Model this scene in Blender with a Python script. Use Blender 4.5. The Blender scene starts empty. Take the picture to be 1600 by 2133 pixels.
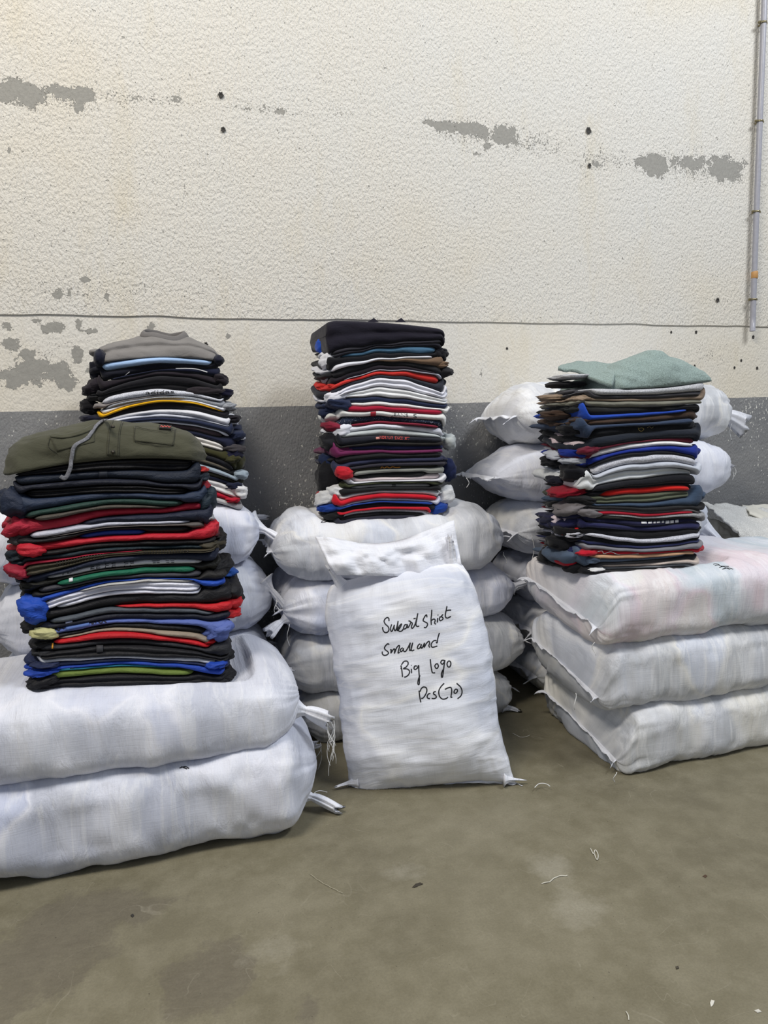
import bpy, math, random
import numpy as np
from mathutils import Matrix, Vector
from mathutils.bvhtree import BVHTree

random.seed(7)
SC = bpy.context.scene
COL = SC.collection

# ------------------------------------------------------------------ camera
F = 1500.0                      # focal length in pixels of the 1600x2133 frame
CAM_H = 1.25
YAW, PITCH, ROLL = (math.radians(a) for a in (16.887, 7.021, -1.5525))
f_ = np.array([math.sin(YAW)*math.cos(PITCH), math.cos(YAW)*math.cos(PITCH), -math.sin(PITCH)])
r_ = np.array([math.cos(YAW), -math.sin(YAW), 0.0])
u_ = np.cross(r_, f_)
CR = r_*math.cos(ROLL)+u_*math.sin(ROLL)
CU = -r_*math.sin(ROLL)+u_*math.cos(ROLL)
CF = f_
CP = np.array([0, 0, CAM_H])
cam = bpy.data.cameras.new('camera')
cam.sensor_fit = 'HORIZONTAL'
cam.sensor_width = 36.0
cam.lens = F/1600*36.0
cam.clip_start = 0.05
camo = bpy.data.objects.new('camera', cam)
COL.objects.link(camo)
camo.matrix_world = Matrix(((CR[0], CU[0], -CF[0], 0), (CR[1], CU[1], -CF[1], 0), (CR[2], CU[2], -CF[2], CAM_H), (0, 0, 0, 1)))
SC.camera = camo

# ------------------------------------------------------------------ light and exposure
SC.view_settings.view_transform = 'Standard'
SC.view_settings.look = 'None'
SC.view_settings.gamma = 1.0
SC.view_settings.use_curve_mapping = False
SC.view_settings.exposure = -0.1
world = bpy.data.worlds.new('world')
SC.world = world
world.use_nodes = True
bg = world.node_tree.nodes['Background']
bg.inputs[0].default_value = (0.80, 0.87, 1.0, 1)
bg.inputs[1].default_value = 0.42

def area(name, loc, target, size, size_y, power, color):
    l = bpy.data.lights.new(name, 'AREA')
    l.shape = 'RECTANGLE'
    l.size = size
    l.size_y = size_y
    l.energy = power
    l.color = color
    o = bpy.data.objects.new(name, l)
    COL.objects.link(o)
    o.location = loc
    o.rotation_euler = (Vector(target)-Vector(loc)).to_track_quat('-Z', 'Y').to_euler()
    return o
area('hall_lamp_warm', (-1.6, 0.2, 5.2), (0.6, 2.8, 0.8), 1.6, 0.7, 185, (1.0, 0.93, 0.82))
area('hall_lamp_cool', (3.4, 0.1, 5.2), (1.0, 2.8, 0.8), 1.8, 0.8, 170, (0.93, 0.96, 1.0))

WALL_Y = 3.25
DADO_Z = 1.337
JOINT_Z = 1.722

# ------------------------------------------------------------------ pixel helpers
def ray(px, py):
    return CF + CR*((px-800)/F) - CU*((py-1066.5)/F)
def atY(px, py, y):
    d = ray(px, py)
    return CP + d*(y/d[1])
def atZ(px, py, z):
    d = ray(px, py)
    return CP + d*((z-CAM_H)/d[2])

# ------------------------------------------------------------------ numpy noise
def _h(ix, iy, iz, s):
    n = (ix*374761393 + iy*668265263 + iz*2147483647 + s*1274126177) & 0xffffffff
    n = ((n ^ (n >> 13))*1274126177) & 0xffffffff
    n = ((n ^ (n >> 16))*2246822519) & 0xffffffff
    return ((n ^ (n >> 15)) & 0xffff)/65535.0
def noise(P, seed=0):
    P = np.asarray(P, float)
    i = np.floor(P).astype(np.int64)
    w = P-i
    w = w*w*(3-2*w)
    x, y, z = i[..., 0], i[..., 1], i[..., 2]
    a, b, c = w[..., 0], w[..., 1], w[..., 2]
    r = 0
    for dx in (0, 1):
        for dy in (0, 1):
            for dz in (0, 1):
                r = r + _h(x+dx, y+dy, z+dz, seed)*(a if dx else 1-a)*(b if dy else 1-b)*(c if dz else 1-c)
    return r*2-1
def fbm(P, seed=0, o=3):
    P = np.asarray(P, float)
    r, a = 0, 1.0
    for k in range(o):
        r = r+a*noise(P*(2.03**k)+17.3*k, seed+k*31)
        a *= 0.5
    return r
def n1(x, seed=0):
    x = np.asarray(x, float)
    return noise(np.stack([x, x*0+seed*3.7, x*0], -1), seed)

# ------------------------------------------------------------------ materials
def srgb(h):
    h = h.lstrip('#')
    v = [int(h[i:i+2], 16)/255 for i in (0, 2, 4)]
    return tuple((c/12.92 if c <= 0.04045 else ((c+0.055)/1.055)**2.4) for c in v)+(1,)
class NT:
    def __init__(self, name):
        self.m = bpy.data.materials.new(name)
        self.m.use_nodes = True
        self.t = self.m.node_tree
        self.b = self.t.nodes['Principled BSDF']
    def n(self, typ, **kw):
        nd = self.t.nodes.new(typ)
        for k, v in kw.items():
            if k.startswith('i_'):
                key = k[2:]
                key = int(key) if key.isdigit() else key.replace('_', ' ')
                nd.inputs[key].default_value = v
            else:
                setattr(nd, k, v)
        return nd
    def l(self, a, b):
        self.t.links.new(a, b)
    def noise(self, vec, scale, detail=3.0, rough=0.55, dist=0.0):
        nd = self.n('ShaderNodeTexNoise', i_Scale=scale, i_Detail=detail, i_Roughness=rough, i_Distortion=dist)
        if vec is not None:
            self.l(vec, nd.inputs['Vector'])
        return nd.outputs[0]
    def ramp(self, fac, stops, interp='LINEAR'):
        nd = self.n('ShaderNodeValToRGB')
        cr = nd.color_ramp
        cr.interpolation = interp
        while len(cr.elements) < len(stops):
            cr.elements.new(0.5)
        for e, (p, c) in zip(cr.elements, stops):
            e.position = p
            e.color = c if len(c) == 4 else tuple(c)+(1,)
        self.l(fac, nd.inputs[0])
        return nd.outputs[0]
    def mix(self, fac, a, b, mode='MIX'):
        nd = self.n('ShaderNodeMix', data_type='RGBA', blend_type=mode)
        for s, v in ((0, fac), (6, a), (7, b)):
            if hasattr(v, 'links') or hasattr(v, 'is_linked'):
                self.l(v, nd.inputs[s])
            else:
                nd.inputs[s].default_value = v
        return nd.outputs[2]
    def math(self, op, a, b=0.0, c=None, clamp=False):
        nd = self.n('ShaderNodeMath', operation=op, use_clamp=clamp)
        for s, v in ((0, a), (1, b), (2, c)):
            if v is None:
                continue
            if hasattr(v, 'is_linked'):
                self.l(v, nd.inputs[s])
            else:
                nd.inputs[s].default_value = v
        return nd.outputs[0]
    def scale(self, vec, s):
        nd = self.n('ShaderNodeMapping')
        nd.inputs['Scale'].default_value = s
        self.l(vec, nd.inputs['Vector'])
        return nd
    def bump(self, height, strength, dist, prev=None):
        nd = self.n('ShaderNodeBump', i_Strength=strength, i_Distance=dist)
        self.l(height, nd.inputs['Height'])
        if prev is not None:
            self.l(prev, nd.inputs['Normal'])
        return nd.outputs[0]

MATS = {}
def plain(name, hexc, rough=0.6, metal=0.0):
    if name in MATS:
        return MATS[name]
    k = NT(name)
    geo = k.n('ShaderNodeNewGeometry').outputs['Position']
    v = k.noise(geo, 60, 2)
    c = srgb(hexc)
    col = k.mix(v, tuple(x*0.85 for x in c[:3])+(1,), tuple(min(1, x*1.15) for x in c[:3])+(1,))
    k.l(col, k.b.inputs['Base Color'])
    k.b.inputs['Roughness'].default_value = rough
    k.b.inputs['Metallic'].default_value = metal
    MATS[name] = k.m
    return k.m

def fabric(hexc, kind='knit'):
    key = kind+hexc
    if key in MATS:
        return MATS[key]
    k = NT('cloth_'+kind+'_'+hexc.lstrip('#'))
    geo = k.n('ShaderNodeNewGeometry').outputs['Position']
    c = srgb(hexc)
    lo = tuple(x*0.78 for x in c[:3])+(1,)
    hi = tuple(min(1, x*1.18+0.002) for x in c[:3])+(1,)
    big = k.noise(geo, 14, 3)
    col = k.mix(big, lo, hi)
    if kind == 'heather':
        m = k.scale(geo, (1, 1, 1)).outputs[0]
        fl = k.noise(m, 260, 2, 0.7)
        fl = k.ramp(fl, [(0.35, (0, 0, 0, 1)), (0.65, (1, 1, 1, 1))])
        col = k.mix(fl, tuple(x*0.72 for x in c[:3])+(1,), tuple(min(1, x*1.25) for x in c[:3])+(1,))
    if kind == 'speckle':
        fl = k.noise(geo, 330, 1, 0.6)
        fl = k.ramp(fl, [(0.66, (0, 0, 0, 1)), (0.70, (1, 1, 1, 1))])
        col = k.mix(fl, col, (0.6, 0.65, 0.72, 1))
    if kind == 'print':
        fl = k.noise(k.scale(geo, (1, 1, 1.6)).outputs[0], 26, 2, 0.6, 1.0)
        col = k.ramp(fl, [(0.0, (0.02, 0.02, 0.03, 1)), (0.36, (0.04, 0.04, 0.07, 1)), (0.38, srgb('c9c58d')), (0.55, srgb('cfc998')), (0.57, srgb('6d8fc4')), (0.75, srgb('5060a8'))], 'CONSTANT')
    k.l(col, k.b.inputs['Base Color'])
    shell = kind == 'shell'
    k.b.inputs['Roughness'].default_value = 0.62 if shell else 0.92
    k.b.inputs['Specular IOR Level'].default_value = 0.3 if shell else 0.12
    if not shell:
        k.b.inputs['Sheen Weight'].default_value = 0.12
        k.b.inputs['Sheen Roughness'].default_value = 0.5
    wr = k.noise(k.scale(geo, (1, 1, 2.2)).outputs[0], 22 if shell else 15, 4, 0.6, 0.6)
    nb = k.bump(wr, 0.6, 0.012 if shell else 0.008)
    if not shell:
        fine = k.noise(geo, 420, 2)
        nb = k.bump(fine, 0.35, 0.0015, nb)
    k.l(nb, k.b.inputs['Normal'])
    MATS[key] = k.m
    return k.m

def sack_mat(name, seed, tint=0.5, tones=('a9adb8', 'c9cbd2', 'e6e6e6', 'd5d8e4'), base='e6e8f0', bmp=1.0, px=9.0, py=3.2):
    """white woven polypropylene; the folded clothes inside show faintly through it"""
    if name in MATS:
        return MATS[name]
    k = NT(name)
    uv = k.n('ShaderNodeUVMap').outputs[0]
    off = k.n('ShaderNodeMapping')
    off.inputs['Location'].default_value = (seed*3.17, seed*1.71, seed*0.9)
    k.l(uv, off.inputs['Vector'])
    uvo = off.outputs[0]
    # patches of contents
    warp = k.noise(uvo, 5, 3)
    wv = k.n('ShaderNodeMix', data_type='VECTOR')
    wv.inputs[0].default_value = 0.18
    k.l(uvo, wv.inputs[4])
    nc = k.n('ShaderNodeTexNoise', i_Scale=4.0, i_Detail=3.0)
    k.l(uvo, nc.inputs['Vector'])
    k.l(nc.outputs[1], wv.inputs[5])
    m2 = k.scale(wv.outputs[1], (px, py, 1))
    vor = k.n('ShaderNodeTexVoronoi', feature='SMOOTH_F1', i_Scale=1.0, i_Smoothness=0.45)
    k.l(m2.outputs[0], vor.inputs['Vector'])
    sep = k.n('ShaderNodeSeparateColor')
    k.l(vor.outputs['Color'], sep.inputs[0])
    n = len(tones)
    cont = k.ramp(sep.outputs[0], [((i+0.3)/n, srgb(t)) for i, t in enumerate(tones)])
    soft = k.noise(k.scale(uvo, (7, 2.5, 1)).outputs[0], 1.0, 4)
    amt = k.ramp(soft, [(0.32, (0.3, 0.3, 0.3, 1)), (0.6, (1, 1, 1, 1))])
    amt = k.math('MULTIPLY', amt, tint)
    col = k.mix(amt, srgb(base), cont)
    rid = k.noise(k.scale(uvo, (22, 3.2, 1)).outputs[0], 1.0, 3, 0.5, 0.25)
    rl = k.ramp(rid, [(0.54, (0, 0, 0, 1)), (0.60, (0.5, 0.5, 0.5, 1)), (0.66, (0.1, 0.1, 0.1, 1))])
    col = k.mix(k.math('MULTIPLY', rl, min(1.0, tint)), col, srgb('f4f4f4'))
    # yarn streaks both ways
    s1 = k.noise(k.scale(uvo, (14, 620, 1)).outputs[0], 1.0, 2)
    s2 = k.noise(k.scale(uvo, (620, 14, 1)).outputs[0], 1.0, 2)
    st = k.math('ADD', s1, s2)
    stc = k.ramp(st, [(0.62, (0.80, 0.80, 0.82, 1)), (1.0, (1, 1, 1, 1)), ])
    col = k.mix(0.6, col, stc, 'MULTIPLY')
    # faint dirt
    dirt = k.noise(uvo, 6.5, 5, 0.65)
    dm = k.ramp(dirt, [(0.60, (1, 1, 1, 1)), (0.78, (0.80, 0.79, 0.76, 1))])
    col = k.mix(0.7, col, dm, 'MULTIPLY')
    k.l(col, k.b.inputs['Base Color'])
    k.b.inputs['Roughness'].default_value = 0.52
    k.b.inputs['Specular IOR Level'].default_value = 0.35
    w1 = k.noise(k.scale(uvo, (26, 5, 1)).outputs[0], 1.0, 4, 0.6, 0.8)
    nb = k.bump(w1, 0.6*bmp, 0.010)
    w2 = k.noise(k.scale(uvo, (70, 16, 1)).outputs[0], 1.0, 3, 0.6, 0.5)
    nb = k.bump(w2, 0.4*bmp, 0.004, nb)
    nb = k.bump(st, 0.35, 0.0012, nb)
    k.l(nb, k.b.inputs['Normal'])
    MATS[name] = k.m
    return k.m

# ------------------------------------------------------------------ object helpers
def tag(o, label=None, cat=None, group=None, kind=None):
    if label: o['label'] = label
    if cat: o['category'] = cat
    if group: o['group'] = group
    if kind: o['kind'] = kind
    return o
ORIGIN = {}
def build(name, V, Fc, mat, parent=None, uv=None, smooth=True, attr=None, closed=True):
    V = np.asarray(V, float).reshape(-1, 3)
    if parent is None:
        base = np.array([(V[:, 0].min()+V[:, 0].max())/2, (V[:, 1].min()+V[:, 1].max())/2, V[:, 2].min()])
    else:
        base = ORIGIN[parent.name]
    if closed:
        c = V.mean(0)
        A = V-c
        tri = np.array([(q[0], q[k], q[k+1]) for q in Fc for k in range(1, len(q)-1)])
        vol = np.einsum('ij,ij->i', A[tri[:, 0]], np.cross(A[tri[:, 1]], A[tri[:, 2]])).sum()
        if vol < 0:
            Fc = [tuple(reversed(q)) for q in Fc]
    me = bpy.data.meshes.new(name)
    me.from_pydata((V-base).tolist(), [], [tuple(map(int, q)) for q in Fc])
    if uv is not None:
        ul = me.uv_layers.new(name='UVMap')
        idx = np.zeros(len(me.loops), np.int64)
        me.loops.foreach_get('vertex_index', idx)
        ul.data.foreach_set('uv', np.asarray(uv, float)[idx].ravel())
    if attr:
        for an, av in attr.items():
            a = me.attributes.new(an, 'FLOAT', 'POINT')
            a.data.foreach_set('value', np.asarray(av, float).ravel())
    me.materials.append(mat)
    if smooth:
        me.polygons.foreach_set('use_smooth', [True]*len(me.polygons))
    me.update()
    o = bpy.data.objects.new(name, me)
    COL.objects.link(o)
    if parent is None:
        o.location = base
    else:
        o.parent = parent
    ORIGIN[o.name] = base
    return o
def grid_faces(a, b, wrap=False, off=0):
    fs = []
    for i in range(a-1):
        for j in range(b if wrap else b-1):
            j2 = (j+1) % b
            fs.append((off+i*b+j, off+i*b+j2, off+(i+1)*b+j2, off+(i+1)*b+j))
    return fs
def grid_normals(P, wrap=False):
    du = np.gradient(P, axis=0)
    if wrap:
        dv = np.roll(P, -1, 1)-np.roll(P, 1, 1)
    else:
        dv = np.gradient(P, axis=1)
    n = np.cross(du, dv)
    n /= np.linalg.norm(n, axis=-1, keepdims=True)+1e-12
    return n
def sheet(P, th):
    """closed thin sheet from a grid of points"""
    a, b = P.shape[:2]
    n = grid_normals(P)
    V = np.concatenate([(P+n*th/2).reshape(-1, 3), (P-n*th/2).reshape(-1, 3)])
    fs = grid_faces(a, b)
    N = a*b
    fs += [tuple(reversed([q+N for q in f])) for f in grid_faces(a, b)]
    ring = [j for j in range(b)]+[i*b+b-1 for i in range(1, a)]+[(a-1)*b+j for j in range(b-2, -1, -1)]+[i*b for i in range(a-2, 0, -1)]
    for i in range(len(ring)):
        p, q = ring[i], ring[(i+1) % len(ring)]
        fs.append((q, p, p+N, q+N))
    return V, fs
def tube(pts, rad, sides=6, flat=None, normals=None):
    """tube along points; flat = (half width, half height) with normals given"""
    pts = np.asarray(pts, float)
    n = len(pts)
    t = np.gradient(pts, axis=0)
    t /= np.linalg.norm(t, axis=1, keepdims=True)+1e-12
    if normals is None:
        ref = np.array([0.0, 0.0, 1.0])
        nn = ref-t*(t@ref)[:, None]
        bad = np.linalg.norm(nn, axis=1) < 0.2
        nn[bad] = np.array([0, 1.0, 0])-t[bad]*(t[bad]@np.array([0, 1.0, 0]))[:, None]
    else:
        nn = normals-t*np.sum(t*normals, axis=1)[:, None]
    nn /= np.linalg.norm(nn, axis=1, keepdims=True)+1e-12
    s = np.cross(t, nn)
    hw, hh = flat if flat else (rad, rad)
    hw = np.broadcast_to(hw, (n,)); hh = np.broadcast_to(hh, (n,))
    V = []
    for k in range(sides):
        a = 2*math.pi*k/sides
        V.append(pts+s*(hw*math.cos(a))[:, None]+nn*(hh*math.sin(a))[:, None])
    V = np.stack(V, 1).reshape(-1, 3)
    fs = grid_faces(n, sides, True)
    fs.append(tuple(range(sides-1, -1, -1)))
    fs.append(tuple((n-1)*sides+k for k in range(sides)))
    return V, fs
def merge(parts):
    V, fs, o = [], [], 0
    for v, f in parts:
        v = np.asarray(v, float).reshape(-1, 3)
        V.append(v)
        fs += [tuple(q+o for q in x) for x in f]
        o += len(v)
    return np.concatenate(V), fs
def box(x0, x1, y0, y1, z0, z1):
    V = [(x, y, z) for x in (x0, x1) for y in (y0, y1) for z in (z0, z1)]
    return V, [(0, 1, 3, 2), (4, 6, 7, 5), (0, 4, 5, 1), (2, 3, 7, 6), (0, 2, 6, 4), (1, 5, 7, 3)]
def catmull(p, step):
    p = np.asarray(p, float)
    if len(p) < 3:
        n = max(2, int(np.linalg.norm(p[-1]-p[0])/step)+1)
        return np.stack([p[0]+(p[-1]-p[0])*t for t in np.linspace(0, 1, n)])
    q = np.concatenate([[2*p[0]-p[1]], p, [2*p[-1]-p[-2]]])
    out = []
    for i in range(1, len(q)-2):
        n = max(1, int(round(np.linalg.norm(q[i+1]-q[i])/step)))
        for t in np.linspace(0, 1, n, endpoint=False):
            a, b, c, d = q[i-1], q[i], q[i+1], q[i+2]
            out.append(0.5*((2*b)+(-a+c)*t+(2*a-5*b+4*c-d)*t*t+(-a+3*b-3*c+d)*t**3))
    out.append(p[-1])
    return np.array(out)
def cast(bvh, px, py):
    d = ray(px, py)
    h = bvh.ray_cast(Vector(CP), Vector(d).normalized())
    return (np.array(h[0]), np.array(h[1])) if h[0] is not None else None
def stroke(px_pts, bvh, hw, hh, lift=0.0003, step=1.2):
    """a line lying on a surface, traced through picture points"""
    q = catmull(px_pts, step)
    P, N = [], []
    for x, y in q:
        h = cast(bvh, x, y)
        if h is None:
            continue
        n = h[1]
        if n@(CP-h[0]) < 0:
            n = -n
        P.append(h[0]+n*lift)
        N.append(n)
    if len(P) < 2:
        return None
    return tube(np.array(P), hw, 6, (hw, hh), np.array(N))
def patch(px_poly_grid, bvh, th):
    """thin piece of cloth lying on a surface; grid of picture points"""
    G = np.array(px_poly_grid, float)
    a, b = G.shape[:2]
    P = np.zeros((a, b, 3))
    for i in range(a):
        for j in range(b):
            h = cast(bvh, *G[i, j])
            if h is None:
                return None
            n = h[1] if h[1]@(CP-h[0]) > 0 else -h[1]
            P[i, j] = h[0]+n*th*0.5
    return sheet(P, th)
def quad_grid(c, a, b):
    """bilinear grid over four corners (tl, tr, br, bl)"""
    c = np.array(c, float)
    g = np.zeros((a, b, 2))
    for i in range(a):
        for j in range(b):
            s, t = j/(b-1), i/(a-1)
            g[i, j] = (c[0]*(1-s)+c[1]*s)*(1-t)+(c[3]*(1-s)+c[2]*s)*t
    return g
def text_on(body, corners, bvh, lift=0.0012):
    cu = bpy.data.curves.new('lettering', 'FONT')
    cu.body = body
    ob = bpy.data.objects.new('lettering_tmp', cu)
    me = ob.to_mesh()
    v = np.array([tuple(q.co) for q in me.vertices])
    fs = [tuple(p.vertices) for p in me.polygons]
    ob.to_mesh_clear()
    bpy.data.objects.remove(ob)
    x0, x1, y0, y1 = v[:, 0].min(), v[:, 0].max(), v[:, 1].min(), v[:, 1].max()
    c = np.array(corners, float)
    out, ok = [], []
    for q in v:
        s, t = (q[0]-x0)/(x1-x0), 1-(q[1]-y0)/(y1-y0)
        p = (c[0]*(1-s)+c[1]*s)*(1-t)+(c[3]*(1-s)+c[2]*s)*t
        h = cast(bvh, *p)
        if h is None:
            out.append((0, 0, 0)); ok.append(False); continue
        n = h[1] if h[1]@(CP-h[0]) > 0 else -h[1]
        out.append(h[0]+n*lift); ok.append(True)
    fs = [f for f in fs if all(ok[i] for i in f)]
    used = sorted({i for f in fs for i in f})
    mp = {i: k for k, i in enumerate(used)}
    return np.array([out[i] for i in used]), [tuple(mp[i] for i in f) for f in fs]

# ------------------------------------------------------------------ wall, floor
def px_field(X, Z, ell, y):
    """smooth field of blotches given as picture ellipses, at their places on the wall plane"""
    out = np.full(X.shape, -3.0)
    for cx, cy, rx, ry, s in ell:
        c = atY(cx, cy, y)
        ax = abs(atY(cx+rx, cy, y)[0]-c[0])
        az = abs(atY(cx, cy-ry, y)[2]-c[2])
        d = np.sqrt(((X-c[0])/ax)**2+((Z-c[2])/az)**2)
        out = np.maximum(out, np.clip(1.0-d, -2, 1)*s if True else 0)
    return out
PEEL = [(25, 190, 62, 30, 1), (60, 200, 50, 24, 1), (120, 188, 40, 14, 1), (170, 196, 42, 18, 1), (165, 222, 14, 18, 1), (372, 207, 24, 8, 1),
        (330, 205, 30, 4, .6), (583, 234, 14, 7, .9), (540, 225, 50, 5, .6), (895, 257, 22, 7, .9), (930, 263, 34, 13, 1), (985, 270, 52, 17, 1),
        (1050, 283, 32, 24, 1), (1015, 305, 12, 9, 1), (990, 318, 10, 5, .9), (1245, 341, 16, 7, .9), (1368, 345, 30, 28, .95), (1350, 340, 30, 14, .8), (1440, 340, 46, 16, .8),
        (1510, 350, 42, 30, .9), (1025, 365, 7, 4, .9), (1297, 537, 5, 5, .9),
        (120, 612, 11, 15, 1), (178, 583, 18, 7, 1), (222, 617, 7, 12, 1), (147, 609, 5, 8, .9), (110, 682, 34, 14, 1), (75, 668, 16, 5, 1), (190, 690, 28, 8, 1), (165, 676, 9, 12, 1),
        (14, 680, 12, 13, 1), (24, 717, 22, 14, 1), (70, 768, 46, 34, 1), (30, 790, 38, 24, 1), (120, 775, 36, 22, 1), (140, 797, 22, 18, 1), (60, 745, 18, 20, 1), (163, 738, 12, 20, 1), (188, 770, 8, 6, 1),
        (313, 680, 11, 10, .9), (475, 700, 6, 7, .9), (25, 506, 34, 3, .9), (18, 313, 5, 7, .8), (30, 640, 10, 5, .8), (250, 612, 7, 5, .8), (312, 586, 8, 5, .8), (290, 454, 6, 5, .8), (190, 470, 8, 4, .8),
        (220, 503, 8, 4, .8), (305, 500, 9, 4, .8), (1000, 775, 5, 10, .8), (445, 620, 7, 6, .7), (85, 818, 8, 4, .9)]
SPECK = [(300, 205, 230, 16, 1), (560, 228, 140, 16, 1), (700, 235, 80, 12, .8), (985, 280, 130, 40, 1), (1110, 298, 110, 40, 1), (1260, 335, 120, 36, .9), (1440, 350, 150, 48, 1), (120, 210, 120, 40, .8),
         (120, 600, 160, 40, .6), (300, 600, 200, 30, .5), (90, 740, 110, 70, .7), (1400, 690, 60, 10, .5), (1480, 740, 120, 60, .6), (390, 330, 160, 60, .35), (1250, 677, 40, 6, .6)]

def plaster(name, lower):
    k = NT(name)
    geo = k.n('ShaderNodeNewGeometry').outputs['Position']
    at = k.n('ShaderNodeAttribute', attribute_name='peel').outputs['Fac']
    sp = k.n('ShaderNodeAttribute', attribute_name='speck').outputs['Fac']
    big = k.noise(geo, 1.1, 4)
    col = k.ramp(big, [(0.3, srgb('d5d3cd')), (0.5, srgb('d6d2c9')), (0.72, srgb('d6cebd'))])
    mid = k.noise(k.scale(geo, (5, 1, 1.2)).outputs[0], 1.0, 5, 0.65)
    col = k.mix(k.ramp(mid, [(0.55, (0, 0, 0, 1)), (0.8, (0.5, 0.5, 0.5, 1))]), col, srgb('cbbfa2'))
    stip = k.noise(k.scale(geo, (1, 1, 0.6)).outputs[0], 125, 2.5, 0.5, 0.1)
    stip2 = k.noise(geo, 33, 3, 0.6)
    n_a = k.noise(geo, 26, 5, 0.7, 0.3)
    n_b = k.noise(geo, 120, 3, 0.6)
    rnd = k.math('ADD', k.math('MULTIPLY', k.math('SUBTRACT', n_a, 0.5), 2.3), k.math('MULTIPLY', k.math('SUBTRACT', n_b, 0.5), 0.9))
    v1 = k.math('ADD', at, rnd)
    m1 = k.ramp(k.math('ADD', v1, 0.35), [(0.49, (0, 0, 0, 1)), (0.51, (1, 1, 1, 1))])
    v2 = k.math('ADD', k.math('MULTIPLY', sp, 0.30), k.math('MULTIPLY', k.math('SUBTRACT', n_b, 0.5), 1.7))
    v2 = k.math('ADD', v2, k.math('MULTIPLY', k.math('SUBTRACT', n_a, 0.5), 0.6))
    m2 = k.ramp(k.math('ADD', v2, 0.13), [(0.49, (0, 0, 0, 1)), (0.51, (1, 1, 1, 1))])
    mask = k.math('MAXIMUM', m1, m2)
    # scattered tiny pits
    pit = k.noise(geo, 60, 2, 0.5)
    pm = k.ramp(pit, [(0.745, (0, 0, 0, 1)), (0.76, (1, 1, 1, 1))])
    mask = k.math('MAXIMUM', mask, k.math('MULTIPLY', pm, 0.7))
    cem = k.noise(geo, 70, 4, 0.7)
    cement = k.mix(cem, srgb('86847f'), srgb('a3a19a'))
    if lower:
        sz = k.n('ShaderNodeSeparateXYZ')
        k.l(geo, sz.inputs[0])
        edge = k.math('ADD', sz.outputs[2], k.math('MULTIPLY', k.math('SUBTRACT', k.noise(geo, 9, 4), 0.5), 0.006))
        below = k.math('LESS_THAN', edge, DADO_Z)
        grey = k.ramp(k.noise(k.scale(geo, (2, 1, 4)).outputs[0], 2.0, 5), [(0.3, srgb('77787a')), (0.7, srgb('868686'))])
        fl = k.noise(k.scale(geo, (1, 1, 0.7)).outputs[0], 72, 3, 0.62)
        reg = k.noise(geo, 3.2, 3)
        reg2 = k.n('ShaderNodeMath', operation='MULTIPLY')
        fv = k.math('ADD', fl, k.math('MULTIPLY', k.math('SUBTRACT', reg, 0.5), 0.35))
        fm = k.ramp(fv, [(0.645, (0, 0, 0, 1)), (0.665, (1, 1, 1, 1))])
        grey = k.mix(fm, grey, srgb('d0cfc8'))
        col = k.mix(mask, col, cement)
        col = k.mix(below, col, grey)
    else:
        col = k.mix(mask, col, cement)
    k.l(col, k.b.inputs['Base Color'])
    k.b.inputs['Roughness'].default_value = 0.75
    k.b.inputs['Specular IOR Level'].default_value = 0.25
    inv = k.math('SUBTRACT', 1.0, mask)
    h = k.math('MULTIPLY', stip, k.math('ADD', k.math('MULTIPLY', inv, 0.75), 0.25))
    nb = k.bump(h, 0.8 if not lower else 0.45, 0.011)
    nb = k.bump(stip2, 0.25, 0.010, nb)
    nb = k.bump(inv, 0.6, 0.003, nb)
    k.l(nb, k.b.inputs['Normal'])
    return k.m

def wall_part(name, z0, z1, y, mat, parent=None, ragged=False):
    xs = np.concatenate([np.linspace(-5, -1.0, 12)[:-1], np.arange(-1.0, 3.7, 0.02), np.linspace(3.7, 8, 12)])
    zs = np.concatenate([np.arange(z0, min(z1, 3.1), 0.02), np.linspace(min(z1, 3.1), z1, 8)[0 if z1 > 3.1 else 7:]])
    X, Z = np.meshgrid(xs, zs, indexing='ij')
    pe = px_field(X, Z, PEEL, y)
    sk = px_field(X, Z, SPECK, y)
    Y = np.full(X.shape, y)
    if ragged:
        Z[:, 0] += 0.004*fbm(np.stack([xs*6, xs*0, xs*0], -1), 5)
    P = np.stack([X, Y, Z], -1)
    a, b = X.shape
    V = P.reshape(-1, 3)
    fs = grid_faces(a, b)
    pe, sk = pe.ravel(), sk.ravel()
    if ragged:      # underside lip of the thicker upper render
        lip = P[:, 0].copy()
        lip[:, 1] = WALL_Y+0.05
        n0 = len(V)
        V = np.concatenate([V, lip])
        fs += [(i*b, n0+i, n0+i+1, (i+1)*b) for i in range(a-1)]
        pe = np.concatenate([pe, pe[:a]*0-3]); sk = np.concatenate([sk, sk[:a]*0-3])
    return build(name, V, fs, mat, parent, smooth=False, attr={'peel': pe, 'speck': sk}, closed=False)

wl = wall_part('wall_back', 0.0, JOINT_Z+0.02, WALL_Y, plaster('plaster_lower', True))
tag(wl, 'lower back wall, white plaster above a grey painted dado', None, None, 'structure')
wu = wall_part('wall_back_upper', JOINT_Z, 5.6, WALL_Y-0.007, plaster('plaster_upper', False), None, True)
tag(wu, 'rough white plastered upper wall with peeling paint', None, None, 'structure')

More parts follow.
